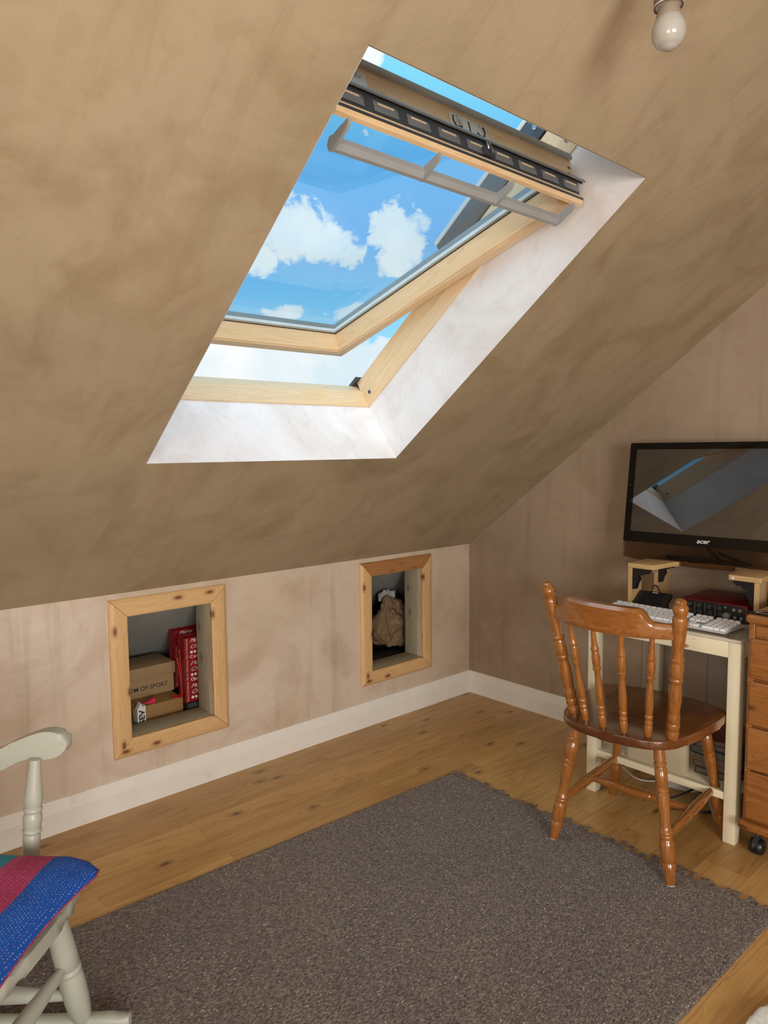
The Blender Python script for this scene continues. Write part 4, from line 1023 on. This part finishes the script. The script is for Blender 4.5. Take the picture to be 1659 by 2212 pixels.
# ============================================================ KEYBOARD
kb = thing('keyboard','full-size white keyboard on a clear base at the table front','keyboard',(1.400,-.468,TZ),-.035)
KW,KD = .524,.176
bm = slab([(p.x,p.y) for p in crv([(-KW/2,-.070,0),(-KW/2,.078,0),(-KW/2+.01,KD/2,0),(KW/2-.01,KD/2,0),(KW/2,.078,0),(KW/2,-.078,0),(KW/2-.01,-KD/2,0),(-KW/2+.01,-KD/2,0)],3,True)],.001,.009,.002,2)
obj('base_tray', bm, glass_mat('clear_plastic',(.86,.85,.82),.12), kb, 40)
obj('base_plate', bx(-KW/2+.010,KW/2-.010,-KD/2+.010,KD/2-.008,.0092,.0115,.001), PALEPL, kb)
keymesh = {}
def key(x,y,w_,d_=.0165):
    k = (round(w_,4),round(d_,4))
    if k not in keymesh:
        bm = newbm(); vb=[bm.verts.new((a*w_/2,b*d_/2,0)) for a,b in ((-1,-1),(1,-1),(1,1),(-1,1))]
        vt=[bm.verts.new((a*(w_/2-.0018),b*(d_/2-.0024)+.0004,.0095)) for a,b in ((-1,-1),(1,-1),(1,1),(-1,1))]
        bm.faces.new(vb[::-1]); bm.faces.new(vt)
        for i in range(4): bm.faces.new((vb[i],vb[(i+1)%4],vt[(i+1)%4],vt[i]))
        bmesh.ops.bevel(bm, geom=[e for e in bm.edges], offset=.0007, segments=1, affect='EDGES')
        o = obj('key', bm, WHITEPL, kb, 30); keymesh[k] = o
    else:
        o = keymesh[k].copy(); COL.objects.link(o); o.parent = kb
    rw = (y+KD/2)/KD
    o.location = (x,y,.012+.014*rw*rw); o.rotation_euler = (radians(2+8*rw),0,0)
U = (KW-.028)/22.75; xs = -KW/2+.014
rows = [(.070,[1]*13,.6),(.044,[1]*13+[1.75],1),(.024,[1.5]+[1]*12+[1.3],1),(.004,[1.8]+[1]*11+[2.0],1),(-.016,[2.3]+[1]*10+[2.5],1),(-.038,[1.4,1.2,1.4,6.0,1.4,1.2,1.4],1)]
nk = 0
for y,ws,dk in rows:
    x = xs; tot = sum(ws); sc_ = 14.75*U/tot
    for w_ in ws: key(x+w_*sc_/2, y-.012, w_*sc_-.0020, .0175 if dk==1 else .014); x += w_*sc_; nk += 1
x2 = xs+15.25*U
for y in (.070,.044,.024): 
    for i in range(3): key(x2+(i+.5)*U, y-.012, U-.002, .0175 if y<.07 else .014)
key(x2+1.5*U,-.028,U-.002,.0175)
for i in range(3): key(x2+(i+.5)*U,-.050,U-.002,.0175)
x3 = x2+3.5*U
for j,y in enumerate((.070,.044,.024,.004,-.016)):
    for i in range(4): key(x3+(i+.5)*U, y-.012, U-.002, .0175 if j else .014)
key(x3+U,-.050,2*U-.002); key(x3+2.5*U,-.050,U-.002); key(x3+3.5*U,-.050,U-.002)

# ============================================================ DRAWER UNIT
DX0,DX1,DY0,DY1 = 1.748,2.13,-.600,-.15
dr = thing('drawer_unit','amber pine drawer unit on black castors right of the cream table','drawer unit',((DX0+DX1)/2,(DY0+DY1)/2,0))
cx,cy=(DX0+DX1)/2,(DY0+DY1)/2
def du(nm,x0,x1,y0,y1,z0,z1,b,m,par=None): return obj(nm, bx(x0-cx,x1-cx,y0-cy,y1-cy,z0,z1,b,3), m, par or dr, 40)
du('top_board',DX0-.008,DX1+.008,DY0-.015,DY1,.797,.828,.012,DRAWER_W)
du('carcass',DX0+.004,DX1-.004,DY0+.014,DY1,.115,.796,.002,DRAWER_S)
for x in (DX0,DX1-.018): du('corner_post',x,x+.018,DY0+.002,DY0+.013,.129,.796,.002,DRAWER_S)
du('base_board',DX0-.012,DX1+.012,DY0-.014,DY1,.092,.122,.010,DRAWER_W)
fz = [(.758,.790),(.612,.748),(.455,.603),(.302,.447),(.132,.297)]
for k,(z0,z1) in enumerate(fz):
    if k==0: du('fascia',DX0+.020,DX1-.020,DY0+.004,DY0+.013,z0,z1,.001,DRAWER_W); continue
    q = du('drawer',DX0+.006,DX1-.006,DY0-.006,DY0+.013,z0,z1,.008,DRAWER_W)
    obj('knob', lathe(smoothprof([(0,.008),(.3,.007),(.7,.015),(1,.010)]),(0,DY0-.006-cy,(z0+z1)/2),(0,DY0-.034-cy,(z0+z1)/2),20), DRAWER_W, q)
for x in (DX0+.035,DX1-.035):
    for y in (DY0+.040,DY1-.035):
        c_ = (x-cx,y-cy)
        wv = obj('castor', lathe(smoothprof([(0,.010),(.1,.022),(.3,.027),(.42,.026),(.46,.022),(.54,.022),(.58,.026),(.7,.027),(.9,.022),(1,.010)],3),(c_[0]-.026,c_[1],.0275),(c_[0]+.026,c_[1],.0275),28), BLACK, dr)
        bm = newbm(); prism(bm,[(-.024,.03),(-.022,.048),(-.008,.062),(.010,.064),(.024,.050),(.026,.034)],lambda p,q,t_: Vector((c_[0]+t_,c_[1]+p,q)),-.008,.008); lathe([(0,.007),(1,.007)],(c_[0],c_[1],.06),(c_[0],c_[1],.092),12,bm); obj('castor_bracket', bm, DARKMET, wv)
# plectrum-shaped mat on the top
t = thing('mouse_mat','black pointed mat with white curved lines on the drawer top','mat',(1.90,-.50,.829))
shape = [(-.165,-.095),(-.12,-.045),(-.06,.0),(.02,.05),(.10,.08),(.15,.06),(.16,-.02),(.14,-.08),(.06,-.11),(-.04,-.115),(-.12,-.107)]
pts = [(p.x,p.y) for p in crv([(a_,b_,0) for a_,b_ in shape],4,True)]
obj('mat_body', slab(pts,0,.004,.001,1), BLACKR, t)
bm = newbm()
for sc_,rr0 in ((.86,.0035),(.66,.003)):
    c0 = Vector((.01,-.03,0)); loop = [Vector((c0.x+(p[0]-c0.x)*sc_, c0.y+(p[1]-c0.y)*sc_, .0042)) for p in pts]
    n = len(loop); inner = [Vector((c0.x+(p.x-c0.x)*(1-.055/sc_), c0.y+(p.y-c0.y)*(1-.055/sc_), .0042)) for p in loop]
    vo=[bm.verts.new(p) for p in loop]; vi=[bm.verts.new(p) for p in inner]
    for i in range(n): bm.faces.new((vo[i],vo[(i+1)%n],vi[(i+1)%n],vi[i]))
for a_,b_ in (((-.05,-.08),(-.02,-.03)),((-.02,-.03),(.02,-.08))):
    d=(Vector((*b_,0))-Vector((*a_,0))).normalized(); nn=Vector((-d.y,d.x,0))*.005
    quad(bm,[Vector((*a_,.0042))-nn,Vector((*b_,.0042))-nn,Vector((*b_,.0042))+nn,Vector((*a_,.0042))+nn])
obj('printed_lines', bm, WHITEP, t, 0)

# ============================================================ ROCKING CHAIR (mostly out of frame)
FX,FY_ = Vector((.72,.69,0)).normalized(), None
RA = math.atan2(FX.y,FX.x)-pi/2       # local +y is the chair's front
rock = thing('rocking_chair','sage grey painted rocking chair at the left edge','rocking chair',(1.055,-2.829,.0105),RA)
# local x to the chair's right, y forwards
RM = ROCK_P
outl = [(0,.240),(.11,.236),(.19,.218),(.232,.175),(.232,.08),(.215,-.08),(.19,-.19),(.13,-.225),(0,-.235)]
outl = outl+[(-x,y) for x,y in outl[-2:0:-1]]
pts = [(p.x,p.y) for p in crv([(x,y,0) for x,y in outl],5,True)]
obj('seat', slab(pts,.378,.412,.012,4), RM, rock, 60)
RLEG = [(0,.020),(.15,.024),(.40,.0265),(.50,.0275),(.515,.0235),(.525,.0235),(.535,.0275),(.555,.0275),(.565,.0235),(.575,.0245),(.60,.0275),(.80,.0275),(.93,.024),(1,.016)]
legs = {}
for s in (-1,1):
    for nm,(tx,ty),(bx_,by_),zb in (('f',(s*.150,.17),(s*.237,.184),.034),('r',(s*.150,-.15),(s*.215,-.20),.034)):
        legs[nm,s] = (Vector((tx,ty,.385)),Vector((bx_,by_,zb)))
        obj('leg', lathe(RLEG,legs[nm,s][0],legs[nm,s][1],26), RM, rock, 50)
    # rocker: curved runner
    bm = newbm(); rings=[]
    for k in range(33):
        y = -.42+.715*k/32; xx = s*(.234+.012*(y/.3)); zc = .018+.32*(y+.02)**2*(1 if y<0 else .55); hh=.018*(1 if 1<k<31 else .7); ww=.0165*(1 if 0<k<32 else .5)
        if k==0: zc=.018+.32*(.40)**2
        rings.append([bm.verts.new((xx+ww*a_, y, zc+hh*b_)) for a_,b_ in ((-1,-.7),(-.7,-1),(.7,-1),(1,-.7),(1,.7),(.7,1),(-.7,1),(-1,.7))])
    for a,b in zip(rings,rings[1:]):
        for i in range(8): bm.faces.new((a[i],a[(i+1)%8],b[(i+1)%8],b[i]))
    bm.faces.new(rings[0][::-1]); bm.faces.new(rings[-1]); obj('rocker', bm, RM, rock, 60)
RSTR = smoothprof([(0,.009),(.12,.012),(.3,.0165),(.5,.020),(.7,.0165),(.88,.012),(1,.009)],3)
def mid(nm,s,q): a,b=legs[nm,s]; return a.lerp(b,q)
obj('front_stretcher', lathe(RSTR,mid('f',-1,.50),mid('f',1,.50),20), RM, rock, 60)
obj('rear_stretcher', lathe(RSTR,mid('r',-1,.62),mid('r',1,.62),20), RM, rock, 60)
for s in (-1,1): obj('side_stretcher', lathe(RSTR,mid('f',s,.78),mid('r',s,.78),20), RM, rock, 60)
# arms, arm posts
APOST = [(0,.0175),(.10,.019),(.28,.0195),(.30,.0170),(.307,.0195),(.322,.0215),(.338,.0215),(.350,.0180),(.36,.0190),(.42,.0215),(.47,.0210),(.500,.0178),(.508,.0195),(.522,.0212),(.540,.0212),(.552,.0178),(.57,.0195),(.63,.0215),(.72,.0190),(.85,.0155),(1,.0125)]
for s in (-1,1):
    obj('arm_post', lathe(APOST,Vector((s*.262,.061,.400)),Vector((s*.284,.073,.648)),24), RM, rock, 50)
    obj('arm_post', lathe(APOST,Vector((s*.215,-.10,.400)),Vector((s*.270,-.125,.628)),24), RM, rock, 50)
    side = [(-.33,.668),(-.26,.650),(-.18,.642),(-.10,.646),(-.033,.660),(.003,.678),(.039,.693),(.075,.706),(.105,.709),(.131,.701),(.143,.684),(.140,.668),(.122,.651),(.094,.642),(.060,.642),(.030,.637),(-.005,.621),(-.036,.604),(-.10,.598),(-.18,.600),(-.26,.610),(-.33,.625)]
    sp_ = [(p.x,p.y) for p in crv([(a_,b_,0) for a_,b_ in side],4,True)]
    bm = newbm(); prism(bm, sp_, lambda p,q,t_: Vector((s*(.315-.085*max(0,(.0-p)/.33)**1.4)+t_,p,q)), -.017,.017)
    caps = [f_ for f_ in bm.faces if len(f_.verts)>8]; es = list({e for f_ in caps for e in f_.edges})
    bmesh.ops.bevel(bm, geom=es, offset=.008, segments=3, profile=.5, affect='EDGES')
    obj('armrest', bm, RM, rock, 50)
    obj('back_post', lathe(smoothprof([(0,.017),(.3,.019),(.6,.017),(1,.014)]),(s*.17,-.19,.40),(s*.215,-.36,1.02),22), RM, rock, 60)
for k in range(5):
    x=-.11+.055*k; obj('spindle', lathe(smoothprof([(0,.008),(.4,.012),(1,.007)]),(x,-.205,.405),(x*1.2,-.355,.99),16), RM, rock, 60)
bm = newbm(); rings=[]
for k in range(25):
    x=-.235+.47*k/24; q=x/.235; zt=1.055-.035*q*q
    rings.append([bm.verts.new((x,-.365-.03*(1-q*q)+a_,z_)) for a_,z_ in ((-.011,.955),(.011,.955),(.011,zt),(-.011,zt))])
for a,b in zip(rings,rings[1:]):
    for i in range(4): bm.faces.new((a[i],a[(i+1)%4],b[(i+1)%4],b[i]))
bm.faces.new(rings[0][::-1]); bm.faces.new(rings[-1]); obj('crest_rail', bm, RM, rock, 40)

# cushion
def cushion():
    S = .47
    t = thing('seat_cushion','blue, magenta and teal stitched quilt cushion on the rocking chair','cushion',(0,0,0))
    # local x: front edge -> back, local y: along the front edge
    ct_=radians(-1); bk = Vector((-FX.x*cos(ct_)+FX.y*sin(ct_), -FX.x*sin(ct_)-FX.y*cos(ct_),0)); rt = Vector((-bk.y,bk.x,0)); FL = Vector((1.116,-2.487,0))
    Mx = Matrix((bk, rt, bk.cross(rt))).transposed().to_4x4()
    flip = bk.cross(rt).z
    Mx = Matrix((bk, rt, Vector((0,0,1)))).transposed().to_4x4()
    t.location = (FL.x,FL.y,.4285); t.rotation_euler = (0,0,math.atan2(bk.y,bk.x))
    sgn = -1 if flip<0 else 1          # local y direction after a pure rotation
    n = 48; bmt = newbm()
    def pt(i,j,side):
        a_ = i/n; b_ = j/n
        pin = .030
        x = a_*S; y = b_*S
        ex = 4*a_*(1-a_); ey = 4*b_*(1-b_)
        # sides pull in a little between the corners
        x += (0.5-a_)*2*pin*ey*.8; y += (0.5-b_)*2*pin*ex*.8
        prof = (ex**.42)*(ey**.42)
        z = .020+.020*(1-ex*ey) - .25*max(0,.08-x) + side*(.052 if side>0 else .030)*prof
        c_ = max(0,1-(a_+b_)/.10)*.016; x += c_; y += c_
        z += .003*mnoise.noise(Vector((x*14,y*14,side)))*prof
        # drooping corner towards the front left
        return Vector((x, sgn*y, z))
    for side,m,nm in ((1,QUILT,'top_cover'),(-1,UNDER,'underside')):
        bm = newbm(); g=[[bm.verts.new(pt(i,j,side)) for j in range(n+1)] for i in range(n+1)]
        for i in range(n):
            for j in range(n): bm.faces.new((g[i][j],g[i+1][j],g[i+1][j+1],g[i][j+1]))
        obj(nm, bm, m, t, 180, fix=True)
    ed = [pt(i,0,1) for i in range(n)]+[pt(n,j,1) for j in range(n)]+[pt(i,n,1) for i in range(n,0,-1)]+[pt(0,j,1) for j in range(n,-1,-1)]
    obj('piping', tube(ed,.0018,6), PIPE, t, 180)
cushion()
